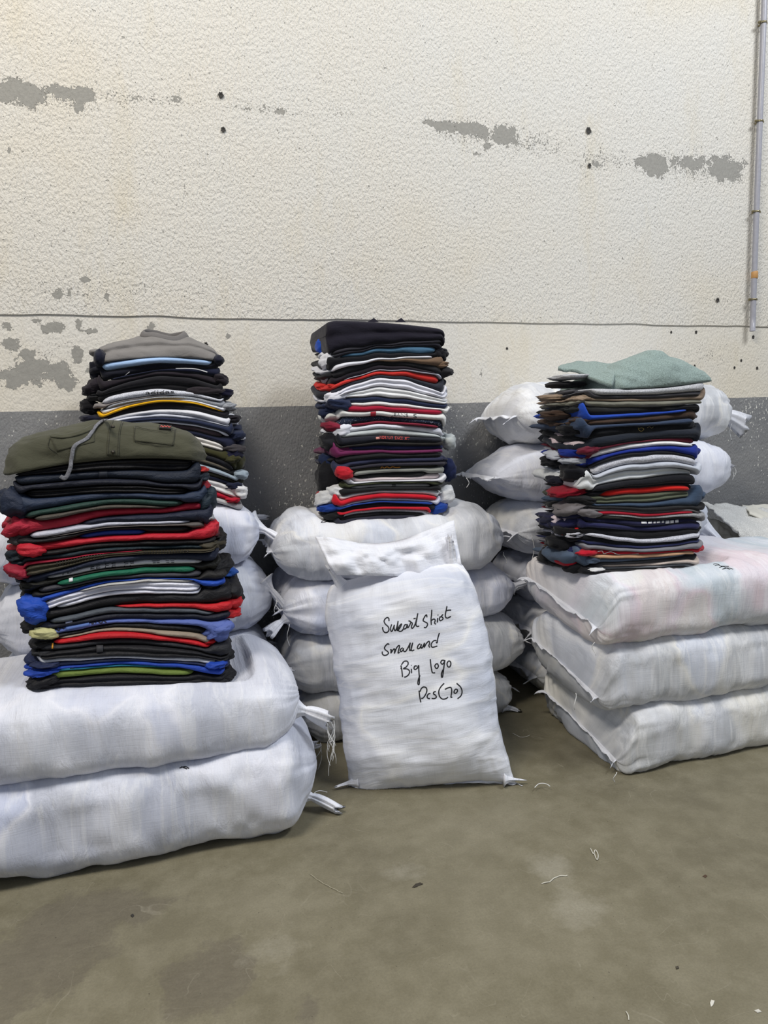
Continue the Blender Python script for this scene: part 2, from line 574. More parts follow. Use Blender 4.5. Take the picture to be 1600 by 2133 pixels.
# drilled plug holes in the wall
for px, py, r, up in ((460, 198, 0.011, 1), (465, 270, 0.010, 1), (1226, 272, 0.014, 1), (1228, 345, 0.010, 1), (1495, 625, 0.011, 1), (1056, 726, 0.006, 0), (1450, 692, 0.008, 0),
                      (1398, 692, 0.006, 0), (1569, 702, 0.009, 0), (1544, 751, 0.007, 0), (1530, 766, 0.007, 0), (1577, 767, 0.008, 0), (1447, 762, 0.006, 0), (653, 724, 0.006, 0), (429, 717, 0.008, 0)):
    y = WALL_Y-0.011 if up else WALL_Y
    c = atY(px, py, y)
    parts = []
    n = 12
    jit = [1+0.25*math.sin(3*k+px) for k in range(n)]
    ring_o = [(c[0]+r*jit[k]*math.cos(2*math.pi*k/n), y-0.0012, c[2]+r*1.15*jit[k]*math.sin(2*math.pi*k/n)) for k in range(n)]
    ring_i = [(c[0]+r*0.55*math.cos(2*math.pi*k/n), y-0.003, c[2]+r*0.6*math.sin(2*math.pi*k/n)) for k in range(n)]
    ring_b = [(c[0]+r*0.4*math.cos(2*math.pi*k/n), y-0.0005, c[2]+r*0.4*math.sin(2*math.pi*k/n)) for k in range(n)]
    V = ring_o+ring_i+ring_b
    fs = grid_faces(3, n, True)+[tuple(range(2*n, 3*n))]
    build('screw_hole', V, fs, plain('plug_dark', '34322f', 0.8), wu if up else wl)

# floor
def floor_mat():
    k = NT('concrete_floor')
    geo = k.n('ShaderNodeNewGeometry').outputs['Position']
    st = k.n('ShaderNodeAttribute', attribute_name='stain').outputs['Fac']
    pl = k.n('ShaderNodeAttribute', attribute_name='pale').outputs['Fac']
    big = k.noise(geo, 1.6, 6, 0.6)
    col = k.ramp(big, [(0.28, srgb('6b6552')), (0.5, srgb('78725d')), (0.7, srgb('857f6b'))])
    mid = k.noise(geo, 11, 5, 0.65)
    col = k.mix(k.ramp(mid, [(0.4, (0, 0, 0, 1)), (0.75, (0.45, 0.45, 0.45, 1))]), col, srgb('9a947f'))
    sn = k.math('ADD', st, k.math('MULTIPLY', k.math('SUBTRACT', k.noise(geo, 5, 7, 0.7), 0.5), 2.2))
    col = k.mix(k.ramp(sn, [(0.12, (0, 0, 0, 1)), (0.3, (0.62, 0.62, 0.62, 1)), (0.8, (0.75, 0.75, 0.75, 1))]), col, k.mix(k.noise(k.scale(geo, (30, 55, 1)).outputs[0], 1.0, 4, 0.6), srgb('575045'), srgb('797262')))
    pn = k.math('ADD', pl, k.math('MULTIPLY', k.math('SUBTRACT', k.noise(geo, 12, 5, 0.7), 0.5), 1.5))
    col = k.mix(k.ramp(pn, [(0.15, (0, 0, 0, 1)), (0.7, (0.5, 0.5, 0.5, 1))]), col, srgb('aaa595'))
    # curved scuffs
    for sc, dis, rot in ((2.3, 2.5, 0.5), (3.1, 3.0, 2.2)):
        mp = k.n('ShaderNodeMapping')
        mp.inputs['Rotation'].default_value = (0, 0, rot)
        k.l(geo, mp.inputs['Vector'])
        ns = k.noise(mp.outputs[0], sc, 2, 0.4, dis)
        line = k.ramp(ns, [(0.498, (0, 0, 0, 1)), (0.5, (1, 1, 1, 1)), (0.502, (0, 0, 0, 1))])
        gate = k.ramp(k.noise(geo, 2.7+sc, 3), [(0.5, (0, 0, 0, 1)), (0.66, (0.28, 0.28, 0.28, 1))])
        col = k.mix(k.math('MULTIPLY', line, gate), col, srgb('b3ad9b'))
    spk = k.ramp(k.noise(geo, 120, 2, 0.5), [(0.735, (0, 0, 0, 1)), (0.75, (1, 1, 1, 1))])
    col = k.mix(k.math('MULTIPLY', spk, 0.6), col, srgb('3d382e'))
    spk = k.ramp(k.noise(geo, 210, 2, 0.5), [(0.3, (1, 1, 1, 1)), (0.31, (0, 0, 0, 1))])
    fine = k.noise(geo, 170, 4, 0.7)
    col = k.mix(0.5, col, k.ramp(fine, [(0.3, (0.6, 0.6, 0.6, 1)), (0.7, (1, 1, 1, 1))]), 'MULTIPLY')
    k.l(col, k.b.inputs['Base Color'])
    k.l(k.ramp(mid, [(0.3, (0.42, 0.42, 0.42, 1)), (0.7, (0.62, 0.62, 0.62, 1))]), k.b.inputs['Roughness'])
    k.b.inputs['Specular IOR Level'].default_value = 0.35
    nb = k.bump(k.noise(geo, 90, 4, 0.7), 0.25, 0.004)
    k.l(nb, k.b.inputs['Normal'])
    return k.m
xs = np.concatenate([np.linspace(-5, -1.0, 8)[:-1], np.arange(-1, 2.6, 0.03), np.linspace(2.6, 8, 10)])
ys = np.concatenate([np.linspace(-4, 0.8, 8)[:-1], np.arange(0.8, 2.4, 0.03), np.linspace(2.4, WALL_Y, 4)])
X, Y = np.meshgrid(xs, ys, indexing='ij')
def floor_field(ell):
    out = np.full(X.shape, -2.0)
    for cx, cy, rx, ry, s in ell:
        c = atZ(cx, cy, 0); ax = abs(atZ(cx+rx, cy, 0)[0]-c[0]); ay = abs(atZ(cx, cy-ry, 0)[1]-c[1])
        out = np.maximum(out, s*np.clip(1-np.sqrt(((X-c[0])/ax)**2+((Y-c[1])/ay)**2), -2, 1))
    return out
fl = build('floor', np.stack([X, Y, X*0], -1).reshape(-1, 3), [tuple(reversed(q)) for q in grid_faces(*X.shape)], floor_mat(), None, smooth=False, closed=False,
           attr={'stain': floor_field([(110, 1970, 170, 90, 1), (420, 2035, 130, 90, 1), (200, 1900, 180, 50, .7), (20, 2080, 90, 60, .8), (640, 2110, 40, 60, .4)]),
                 'pale': floor_field([(1145, 1805, 70, 50, 1), (1200, 1890, 100, 60, .8), (840, 1815, 60, 30, .6), (560, 1990, 120, 60, .4)])})
tag(fl, 'worn olive grey concrete floor with stains', None, None, 'structure')

# ------------------------------------------------------------------ pipe on the wall
PX = atY(1567, 690, WALL_Y-0.04)[0]
zb = atY(1567, 690, WALL_Y-0.04)[2]
PY = WALL_Y-0.011-0.032
PR = 0.0145
pm = plain('pipe_grey', '9a9aa2', 0.35)
zz = np.linspace(zb, 4.6, 40)
pp = np.stack([PX+0.002*np.sin(zz*2.2), PY+0*zz, zz], -1)
outer = tube(pp, PR, 20)
outer[1].pop(); outer[1].pop()
inner = tube(pp, PR*0.86, 20)
inner[1].pop(); inner[1].pop()
V, fs = merge([outer, (inner[0], [tuple(reversed(q)) for q in inner[1]])])
n0 = len(outer[0])
fs += [(k, (k+1) % 20, n0+(k+1) % 20, n0+k) for k in range(20)]
pipe = build('conduit_pipe', V, fs, pm)
tag(pipe, 'thin grey plastic conduit pipe clipped upright to the white wall', 'pipe')
def ring_tube(z, r, hr, hz, mat, name, par):
    n = 28
    V = []
    prof = [(r, -hz), (r+hr, -hz*0.8), (r+hr, hz*0.8), (r, hz)]
    for k in range(n):
        a = 2*math.pi*k/n
        for q, dz in prof:
            V.append((PX+q*math.cos(a), PY+q*math.sin(a), z+dz))
    fs = []
    for k in range(n):
        for j in range(4):
            fs.append((k*4+j, k*4+(j+1) % 4, ((k+1) % n)*4+(j+1) % 4, ((k+1) % n)*4+j))
    return build(name, V, fs, mat, par)
for py in (45, 252, 441, 624):
    z = atY(1575, py, PY)[2]
    cl = ring_tube(z, PR*1.01, 0.0028, 0.005, plain('bracket_brass', '8d8468', 0.35, 0.7), 'bracket', pipe)
    parts = [box(PX-0.030, PX-0.015, PY-0.006, PY-0.002, z-0.005, z+0.005), box(PX-0.030, PX-0.015, PY+0.001, PY+0.005, z-0.005, z+0.005),
             box(PX-0.004, PX+0.004, PY+0.014, WALL_Y-0.011, z-0.004, z+0.004), box(PX+0.015, PX+0.024, PY-0.003, PY+0.003, z-0.004, z+0.004)]
    th = np.linspace(0, 2*math.pi, 10)
    parts.append(tube([(PX-0.024, PY-0.012, z), (PX-0.024, PY+0.009, z)], 0.0035, 10))
    V, fs = merge(parts)
    build('bracket_screw', V, fs, plain('bracket_brass', '8d8468', 0.35, 0.7), cl, smooth=False)
z = atY(1572, 573, PY)[2]
ring_tube(z, PR*1.0, 0.0025, 0.020, plain('tape_tan', 'b98a52', 0.5), 'tape_band', pipe)

# ================================================================== STACKS OF CLOTHES: the data
# every row: colour words | hex | cloth | heights of its top edge at the left, middle and right of the front face | options
CL = {'black': '15151a', 'navy': '1a1f33', 'white': 'dcdde2'}
LF_ROWS = """
black|141419|shell|395 318 325|r=1190
navy button-front|18202f|shell|415 385 385|
midnight navy|161a28|shell|470 440 460|
wrinkled black|121216|shell|500 478 480|l=150 r=1160 n=2
slate navy|232f45|shell|560 530 520|SL
bottle green|1f3a34|shell|640 570 545|l=140 r=1130
brown grey|4a453f|shell|670 610 575|l=200 r=1040
crimson|a01c33|shell|705 632 590|SL
dark navy|1a2033|shell|765 682 610|l=500
white and black|b9bbc8|shell|775 712 670|l=170 r=1180
taupe|55504d|shell|815 738 690|SL l=230 r=1270
plain black|131317|shell|825 742 705|r=1180
cobalt blue|203a8c|shell|838 762 745|l=480 r=900
bright red|b01a2c|shell|848 795 762|SL
jet black|121215|shell|895 832 795|SR
teal edged black|14242c|shell|915 865 830|SL
deep crimson|8d1830|shell|945 892 850|SL r=900
olive elastic-waist|3a3528|shell|965 898 862|l=130 n=2 SR
dusky navy|1c2338|shell|1035 925 875|SL
white monogram print|cfd1d8|shell|1060 962 925|l=260 r=1255
olive trimmed black|1a1a16|shell|1075 998 955|SL
emerald green|146048|shell|1100 1010 970|l=340 r=1210
charcoal|3b3b42|shell|1125 1045 1008|l=220 r=1250
brownish black|1c1b1c|shell|1155 1065 1040|SL
royal blue|1d47a8|shell|1180 1068 1048|SL
pale grey|b4b3b0|shell|1215 1085 1052|l=480 r=1200
puffy white|d9dae6|shell|1220 1095 1075|l=240 r=1240 n=2
thin white|cfd1dd|shell|1262 1148 1125|l=330 r=1250
soft black|131318|shell|1280 1172 1140|SR
scarlet|b81b24|shell|1310 1232 1195|l=700 SR
slate grey|4a5058|shell|1318 1246 1240|l=290 r=1330
inky navy|171a28|shell|1335 1280 1262|SL
lilac blue and yellow print|5566a6|shell|1365 1316 1300|l=205
matt black|131317|shell|1420 1345 1345|r=1300
beige|8d8071|shell|1440 1370 1385|l=340 r=1310
pillar-box red|b3141f|shell|1455 1390 1430|l=320 r=1300
grey black|202126|shell|1470 1428 1465|SL
black buckled|17171b|shell|1490 1465 1495|SL n=2
plain white|cfd2dc|shell|1525 1530 1535|l=210 r=1360
dull navy|1b2546|shell|1560 1545 1560|SL
vivid blue|1b3f9e|shell|1590 1562 1572|SL r=1390
teal|17708a|shell|1610 1585 1598|l=305 r=1150
lime olive|637531|shell|1618 1600 1610|l=275 r=1200
bottom black|121216|shell|1668 1645 1640|n=2
"""
LF_END = (1725, 1712, 1695)
LB_ROWS = """
light blue|9fbbe0|knit|365 315 345|l=250 r=1235
blue black|191a24|knit|435 372 390|SL
navy white-corded|1a1e33|knit|515 428 400|l=330
plum black|262127|knit|540 447 475|SL SR
black|1a191d|knit|610 485 555|SL
soft black|171619|knit|640 550 620|SL SR
pale grey lettered|c7c9d2|heather|665 593 676|l=255 d=-8
taupe|7d7775|knit|730 645 690|l=170 r=900
mid grey|8e9197|heather|745 660 700|SR l=280
white|dcdee4|knit|776 676 742|l=235
golden yellow|e2ab12|knit|812 690 766|l=205 r=1330 d=-12
charcoal black|222026|knit|835 712 778|SL
bright white|e0e1e8|knit|862 765 825|SR
cool white|d4d7e2|knit|880 808 880|SR
navy|222940|knit|895 840 896|SR
thin white|d0d4e0|knit|915 872 945|r=1380
mauve brown|473b40|knit|928 890 962|r=1320
dark navy|1f2338|knit|985 938 1010|SR
off white|d6d2cd|knit|1010 970 1058|r=1340
olive|37361f|knit|1090 1050 1140|SR
blue trimmed black|17181e|knit|1155 1110 1205|r=1410
khaki taupe|5c564c|knit|1200 1150 1252|r=1390
jet black|151518|knit|1235 1190 1285|SR
pale blue|93a0ab|knit|1255 1210 1305|SR
moss green|34352a|knit|1300 1260 1342|SR
inky navy|1c2136|knit|1330 1290 1375|r=1470
crumpled white|d8d7d8|knit|1360 1320 1408|SR n=2
crimson|a5122a|knit|1450 1410 1498|r=1465
ash grey|a9a8a9|knit|1495 1460 1545|r=1500
"""
LB_END = (1545, 1510, 1590)
C_ROWS = """
topmost blue black|1d1b26|knit|78 98 152|n=2 l=240 r=1415
charcoal|2b2a31|knit|360 300 270|
thin blue black|191922|knit|400 332 295|SR
steel blue|476a84|knit|428 345 322|l=380 r=1335
black|131318|knit|446 398 395|l=245 r=1400 SR
white|dadbe2|knit|500 448 415|SL r=1290
tan brown|6d5846|knit|548 470 448|l=620
dark charcoal|27272a|knit|560 482 520|SL SR
plum black|231d24|knit|640 525 585|r=1330
pale grey|a9abb8|knit|690 568 602|l=400 r=1380
tomato red|c5342f|knit|695 580 612|SL r=1350
slate charcoal|2c2f38|knit|740 622 690|SL SR
cool white|dcdde6|knit|795 648 748|SL
bright white|e2e3e4|knit|832 735 812|l=370
navy|252d47|knit|856 826 880|SL
thin white|dcdcdb|knit|902 880 926|l=440 r=1475
crimson|9b1733|knit|926 924 947|l=410 r=1390
white lettered|dedfdc|knit|978 978 990|SL r=1425 d=-8
speckled navy|232c40|speckle|1022 1022 1046|
burgundy|7c2235|knit|1118 1070 1100|SL l=470 r=1350
soft white|d9dbe4|knit|1146 1096 1124|SL SR
pale grey green|b9bfbf|knit|1206 1146 1190|SR
black red-lettered|1f2129|knit|1236 1212 1226|SL d=-8
brown black|252321|knit|1305 1276 1266|r=1400
deep navy|22264a|knit|1318 1304 1294|r=1410
purple burgundy|6a2750|knit|1335 1348 1332|l=280 r=1400
soft black|202022|knit|1396 1388 1368|SL r=1390
slate navy|30334a|knit|1480 1430 1410|SR l=300
slate charcoal grey|2d2b34|knit|1535 1482 1458|SR l=430
dark olive orange-scripted|38382c|knit|1558 1512 1482|l=440 r=1330
sage grey|83857f|knit|1574 1536 1508|l=500
graphite|262728|knit|1612 1572 1545|l=530 r=1220
blush pink|d8cacb|knit|1628 1620 1588|l=480 r=1370
cream white|dddde2|knit|1662 1650 1626|l=425 r=1430
olive green|3a3f2b|knit|1692 1664 1648|SR
grey tagged|a5a5a4|knit|1710 1684 1672|l=480 r=1285
jet black|191a1c|knit|1738 1720 1718|l=360 r=1380
heavy white|d6d7d8|knit|1786 1752 1740|SL SR
bright red|c01b2b|knit|1832 1780 1800|l=300 r=1340
lavender white|cfd0de|knit|1876 1830 1846|l=350 r=1390
royal blue|1d3f8e|knit|1890 1858 1866|SL SR
blackish|1e1f25|knit|1904 1874 1890|r=1330
cherry red|bf1d2c|knit|1946 1914 1906|l=345 r=1275
heather grey|9a9da2|heather|1966 1936 1946|l=365 r=1265
thin black|191a1c|knit|2002 1966 1976|SL r=1220
dark slate|2b2c38|knit|2030 2002 1994|l=330 r=1150
"""
C_END = (2076, 2050, 2024)
RS_ROWS = """
heather grey|b0b1b5|heather|336 340 296|d=-14
dark grey|3a393d|knit|386 386 362|SL SR
sand tan|8f7d6c|knit|410 414 390|SL r=1480
sage khaki|76756a|knit|432 436 426|SL r=1440
black|17181a|knit|478 486 452|SL
cobalt blue|2246a6|knit|550 530 486|l=480 r=1330
chocolate brown|42332a|knit|590 558 502|SL SR
slate blue|303d54|knit|632 610 560|l=440 r=1370
black embroidered|17181c|knit|668 636 606|SL
blue black|1c212b|knit|750 684 642|SL SR
burgundy|5e1a2b|knit|826 748 704|SL r=1385
white|e2e2e2|knit|862 764 756|SL r=1370
royal blue|1a2f88|knit|914 802 786|SL SR
thin black|121318|knit|960 836 862|r=1390
pale heather grey|b9bac2|heather|985 858 880|l=560 r=1390
ice grey|b7bcc6|knit|1062 918 942|SL r=1430
soft white|cfd2d4|knit|1086 966 974|l=470
jet black|121319|knit|1136 1046 1000|SL
thin jet black|131318|knit|1172 1100 1084|l=560 r=1370
bright red|cf251f|knit|1190 1112 1108|l=640 r=1345
army green|565b4b|knit|1228 1164 1150|l=560 r=1350
slate printed|37475c|knit|1262 1238 1196|SR
soft black|1c1c1e|knit|1276 1276 1262|SL
taupe grey|6b6769|knit|1292 1302 1292|SL r=1440
crimson|a0142a|knit|1310 1322 1306|l=550 r=1370
mid grey|8f9092|heather|1336 1346 1322|SR l=640
cream printed black|2a2926|knit|1350 1362 1348|l=580
navy white-lettered|20213f|knit|1374 1384 1364|SL r=1420
deep navy|24264a|knit|1400 1432 1392|SL l=480
matt black|131316|knit|1440 1472 1450|SL SR
ash grey|bcbdc6|heather|1480 1532 1472|SL r=1425
charcoal black|17181c|knit|1512 1570 1512|SL
dull navy|20254a|knit|1552 1590 1530|SR l=500
steel grey|77777c|knit|1580 1612 1548|l=490 r=1440
red white-striped|b4192c|knit|1612 1638 1600|SL SR
peach tan|c29a78|knit|1660 1660 1622|l=540 r=1385
denim blue|4a586b|knit|1684 1692 1644|SL l=440 r=1330
inky black|15161a|knit|1728 1716 1654|SL r=1415
cream|c3b5aa|knit|1744 1734 1692|l=630 r=1440
ribbed grey|6f7276|knit|1762 1758 1726|l=640
black white-tailed|18181b|knit|1782 1778 1752|l=480 r=1330
"""
RS_END = (1806, 1802, 1780)

class Stack:
    pass
def stack_data(rows, end, x0, y0, sc, cols, yf, depth, left, right, top_row):
    S = Stack()
    S.yf, S.depth = yf, depth
    S.items = []
    tops = []
    for ln in rows.strip().splitlines():
        c, hx, cloth, t, op = ln.split('|')
        t = [float(q) for q in t.split()]
        op = op.split()
        o = {'c': c, 'hex': hx, 'cloth': cloth, 'SL': 'SL' in op, 'SR': 'SR' in op, 'l': None, 'r': None, 'n': 1}
        for q in op:
            if '=' in q:
                k, v = q.split('=')
                o[k] = float(v)
        S.items.append(o)
        tops.append(t)
    tops.append(list(end))
    tops = np.array(tops)
    for i in range(1, len(tops)):
        tops[i] = np.maximum(tops[i], tops[i-1]+2.2*sc*1.0*0.8)
    S.co, S.mean = [], []
    colx = [x0+c/sc for c in cols]
    for t in tops:
        P = [atY(cx, y0+v/sc, yf) for cx, v in zip(colx, t)]
        S.co.append(np.polyfit([p[0] for p in P], [p[2] for p in P], 2))
    S.xm = np.mean([atY(cx, y0+tops[len(tops)//2][1]/sc, yf)[0] for cx in colx])
    S.xl = atY(colx[0], y0+tops[len(tops)//2][0]/sc, yf)[0]
    S.xr = atY(colx[2], y0+tops[len(tops)//2][2]/sc, yf)[0]
    g = np.linspace(S.xl, S.xr, 15)
    S.mean = [float(np.polyval(c, g).mean()) for c in S.co]
    S.top_px = tops
    for i, o in enumerate(S.items):
        ym = y0+(tops[i][1]+tops[i+1][1])/2/sc
        jl, jr = random.uniform(-3, 5), random.uniform(-5, 3)
        lp = x0+o['l']/sc if o['l'] is not None else np.interp(ym, *zip(*left))+jl
        rp = x0+o['r']/sc if o['r'] is not None else np.interp(ym, *zip(*right))+jr
        o['xa'] = atY(lp, ym, yf)[0]
        o['xb'] = atY(rp, ym, yf)[0]
    S.sd = int(abs(yf)*1000+x0)
    # where a garment stops short its neighbours close up over it
    S.gx = np.linspace(S.xl-0.06, S.xr+0.06, 121)
    B = np.array([np.polyval(c, S.gx) for c in S.co])
    n = len(S.items)
    t = B[:-1]-B[1:]
    for i in range(n):
        t[i] *= 1+0.12*n1(S.gx*6, i+S.sd)+0.05*n1(S.gx*17, i*3+S.sd)
    g = np.ones_like(t)
    w = 0.022
    for i, o in enumerate(S.items):
        g[i] = np.clip((S.gx-o['xa']+w*0.4)/w, 0, 1)*np.clip((o['xb']-S.gx+w*0.4)/w, 0, 1)
    nt = t*g
    for k in range(len(S.gx)):
        pres = [i for i in range(n) if g[i, k] > 0.5]
        if not pres:
            nt[:, k] = t[:, k]
            continue
        for i in range(n):
            lost = t[i, k]*(1-g[i, k])
            if lost <= 0:
                continue
            up = [j for j in pres if j < i][-1:]
            dn = [j for j in pres if j > i][:1]
            rec = [j for j in up+dn if abs(j-i) <= 3 and nt[j, k] < 2.2*t[j, k]+0.004]
            for j in rec:
                nt[j, k] += lost/len(rec)
            if not rec:
                nt[i, k] += lost
    nt *= ((B[0]-B[-1])/nt.sum(0))[None]
    nt = np.maximum(nt, 0.0008)
    S.B = np.concatenate([B[:1], B[0]-np.cumsum(nt, 0)])
    ker = np.exp(-np.linspace(-2, 2, 7)**2); ker /= ker.sum()
    S.B = np.array([np.convolve(np.pad(b, 3, mode='edge'), ker, 'valid') for b in S.B])
    inn = (S.gx > S.xl) & (S.gx < S.xr)
    S.mean = [float(b[inn].mean()) for b in S.B]
    return S
def zb_at(S, i, x, y):
    x = np.asarray(x, float); y = np.asarray(y, float)
    z = np.interp(x, S.gx, S.B[i])
    t = np.clip((y-S.yf)/S.depth, 0, 1)
    t = t*t*(3-2*t)*0.9
    return z*(1-t)+S.mean[i]*t
LF = stack_data(LF_ROWS, LF_END, 0, 850, 2.963, (150, 700, 1230), 2.20, 0.37,
                [(960, 28), (1010, 22), (1080, 16), (1150, 36), (1200, 55), (1260, 55), (1300, 70), (1340, 75), (1400, 68), (1440, 68)],
                [(960, 420), (1000, 428), (1050, 438), (1150, 455), (1200, 470), (1260, 490), (1300, 480), (1390, 482), (1440, 478)], None)
LB = stack_data(LB_ROWS, LB_END, 150, 670, 4.21, (250, 750, 1280), 2.76, 0.36,
                [(740, 208), (790, 198), (830, 186), (870, 192), (1050, 200)],
                [(740, 452), (790, 462), (830, 474), (880, 488), (930, 498), (960, 494), (1000, 502), (1050, 500)], None)
CS = stack_data(C_ROWS, C_END, 630, 650, 4.706, (320, 800, 1320), 2.74, 0.36,
                [(666, 684), (720, 692), (760, 690), (830, 692), (860, 706), (900, 704), (960, 698), (1010, 706), (1040, 704), (1085, 702)],
                [(690, 932), (760, 925), (780, 932), (850, 938), (880, 924), (950, 930), (1000, 926), (1040, 914), (1090, 880)], None)
RS = stack_data(RS_ROWS, RS_END, 1090, 720, 3.81, (540, 950, 1380), 2.20, 0.37,
                [(800, 1246), (830, 1226), (870, 1222), (900, 1230), (950, 1236), (1000, 1238), (1040, 1232), (1100, 1220), (1150, 1226), (1190, 1240)],
                [(800, 1472), (870, 1462), (930, 1465), (960, 1455), (1010, 1450), (1050, 1474), (1110, 1468), (1150, 1466), (1190, 1462)], None)

# ================================================================== SACKS
def tri_bvh(V, fs):
    return BVHTree.FromPolygons([Vector(v) for v in V], [tuple(map(int, f)) for f in fs])
def bag_local(L, W, H, nu, nt, seed, p=5.0, n=3.2, ear=0.012, lump=0.013, wr=0.003, waist=0.0, radial=0.007, R=0.12, q=2.0, pinch=(0.18, 0.3), tilt_l=0.0, drop_l=0.0, ear_r=None):
    a = np.linspace(-1, 1, nu)
    u = np.sign(a)*(1-(1-np.abs(a))**1.7)
    th = np.linspace(0, 2*math.pi, nt, endpoint=False)
    U, T = np.meshgrid(u, th, indexing='ij')
    c, s = np.cos(T), np.sin(T)
    ed = np.clip((1-np.abs(U))*L/2/R, 0, 1)
    hz = (1-(1-ed)**q)**(1/q)
    hz = hz*(1-0.10*np.abs(U)**p)
    nn = 2+(n-2)*hz
    e = 2/nn
    pin = np.where(U < 0, pinch[0], pinch[1])
    wy = 1-pin*(1-np.sqrt(np.clip(1-(1-ed)**2, 0, 1)))-0.03*np.abs(U)**p-waist*(1-U**2)
    y = W/2*wy*np.sign(c)*np.abs(c)**e
    z = H/2*hz*np.sign(s)*np.abs(s)**e
    x = L/2*U+np.sign(U)*np.where(U < 0, ear, ear if ear_r is None else ear_r)*np.abs(U)**8*np.abs(y/(W/2))**3
    z = z+np.where(U < 0, (1-ed)**1.3*(tilt_l*y/(W/2)-drop_l), 0)
    P = np.stack([x, y, z], -1)
    N = grid_normals(P, True)
    if (N[nu//2, 0]@np.array([0, 1, 0])) < 0:
        N = -N
    edge = np.clip(hz*1.3, 0, 1)
    d = lump*fbm(P*5.0, seed, 2)+lump*0.45*fbm(P*np.array([13, 9, 11]), seed+5, 2)
    rg = 1-np.abs(fbm(np.stack([P[..., 0]*24, P[..., 1]*6, P[..., 2]*6], -1), seed+9, 2))
    d = d+wr*(rg-0.6)
    rg2 = 1-np.abs(fbm(P*np.array([9, 20, 20]), seed+14, 2))
    d = d+wr*0.7*(rg2-0.6)
    rad = 1-np.abs(fbm(np.stack([U*2.0, np.cos(T)*7, np.sin(T)*7+np.cos(T)*3], -1), seed+21, 2))
    d = d+radial*(rad-0.6)*np.abs(U)**5
    P = P+N*(d*edge)[..., None]
    return P, U, T
BAG_BVH = {}
def sack(name, loc, L, W, H, label, group, rot=0.0, tilt=None, seed=1, support=None, dent=None, mat=None, nu=120, nt=84, seams=(-1, 1), flange=0.03, ears=0.05, M=None, base_clamp=0.0, extra=None, **kw):
    P, U, T = bag_local(L, W, H, nu, nt, seed, **kw)
    if M is None:
        M = Matrix.Rotation(rot, 3, 'Z')
        if tilt:
            M = M @ Matrix.Rotation(tilt, 3, 'Y')
    R = np.array(M)
    Q = P@R.T+np.array(loc)
    sh = Q.shape
    V = Q.reshape(-1, 3).copy()
    if extra is not None:
        V = extra(V, U.ravel(), T.ravel())
    V[:, 2] = np.maximum(V[:, 2], base_clamp+0.001*(V[:, 2] < base_clamp))
    for bv in (support or []):
        for i in range(len(V)):
            h = bv.ray_cast(Vector((V[i, 0], V[i, 1], 4.0)), Vector((0, 0, -1)))
            if h[0] is not None and V[i, 2] < h[0].z+0.002:
                V[i, 2] = h[0].z+0.002
    if dent is not None:
        S = dent
        k = len(S.items)
        zz = zb_at(S, k, V[:, 0], V[:, 1])-0.0015
        bx0 = min(o['xa'] for o in S.items[-6:])-0.0; bx1 = max(o['xb'] for o in S.items[-6:])
        dx = np.maximum(np.maximum(bx0-V[:, 0], V[:, 0]-bx1), 0)
        dy = np.maximum(np.maximum(S.yf-V[:, 1], V[:, 1]-S.yf-S.depth), 0)
        dd = np.sqrt(dx**2+dy**2)
        lim = zz+np.maximum(dd-0.01, 0)*0.4+np.maximum(dd-0.06, 0)*1.5
        V[:, 2] = np.where((V[:, 2] > lim) & (V[:, 2] > zz-0.12), lim, V[:, 2])
    nu_, nt_ = sh[:2]
    fs = grid_faces(nu_, nt_, True)
    fs = [tuple(reversed(q)) for q in fs]
    uv = np.stack([U.ravel()*L/2, T.ravel()/(2*math.pi)*(W+H)*1.7], -1)
    o = build(name, V, fs, mat, None, uv)
    tag(o, label, 'sack', group)
    bv = tri_bvh(V, fs)
    BAG_BVH[o.name] = bv
    G = V.reshape(sh)
    for sgn in seams:
        row = G[0 if sgn < 0 else -1]
        half = row[:nt_//2+1]
        ns = 46
        idx = np.linspace(0, len(half)-1, ns)
        line = np.stack([np.interp(idx, np.arange(len(half)), half[:, k]) for k in range(3)], -1)
        v = np.linspace(1, -1, ns)
        d = R@np.array([sgn, 0, 0])
        up = R@np.array([0, 0, 1.0])
        ya = R@np.array([0, 1.0, 0])
        ln = flange*(0.75+0.5*n1(v*6, seed+3))+ears*np.abs(v)**9
        rows = []
        for k, t in enumerate(np.linspace(-0.25, 1, 7)):
            ruf = 0.010*fbm(np.stack([v*9, v*0+t*1.3, v*0], -1), seed+40+int(sgn), 2)*max(t, 0)**0.7
            sag = -0.35*ln*max(t, 0)**2
            rows.append(line+d*(ln*t)[:, None]+up*(ruf+0.006*np.sin(v*3+seed)*max(t, 0))[:, None]+np.array([0, 0, 1.0])*sag[:, None]+ya*(0.012*np.sign(v)*np.abs(v)**9*max(t, 0))[:, None])
        Gs = np.stack(rows, 0)
        Gs[..., 2] = np.maximum(Gs[..., 2], 0.003)
        SV, SF = sheet(Gs, 0.003)
        uvs = np.concatenate([np.stack(np.meshgrid(np.linspace(0, .05, 7), v*W/2, indexing='ij'), -1).reshape(-1, 2)]*2)
        build('seam', SV, SF, MATS['sack_plain'], o, uvs)
    return o, bv
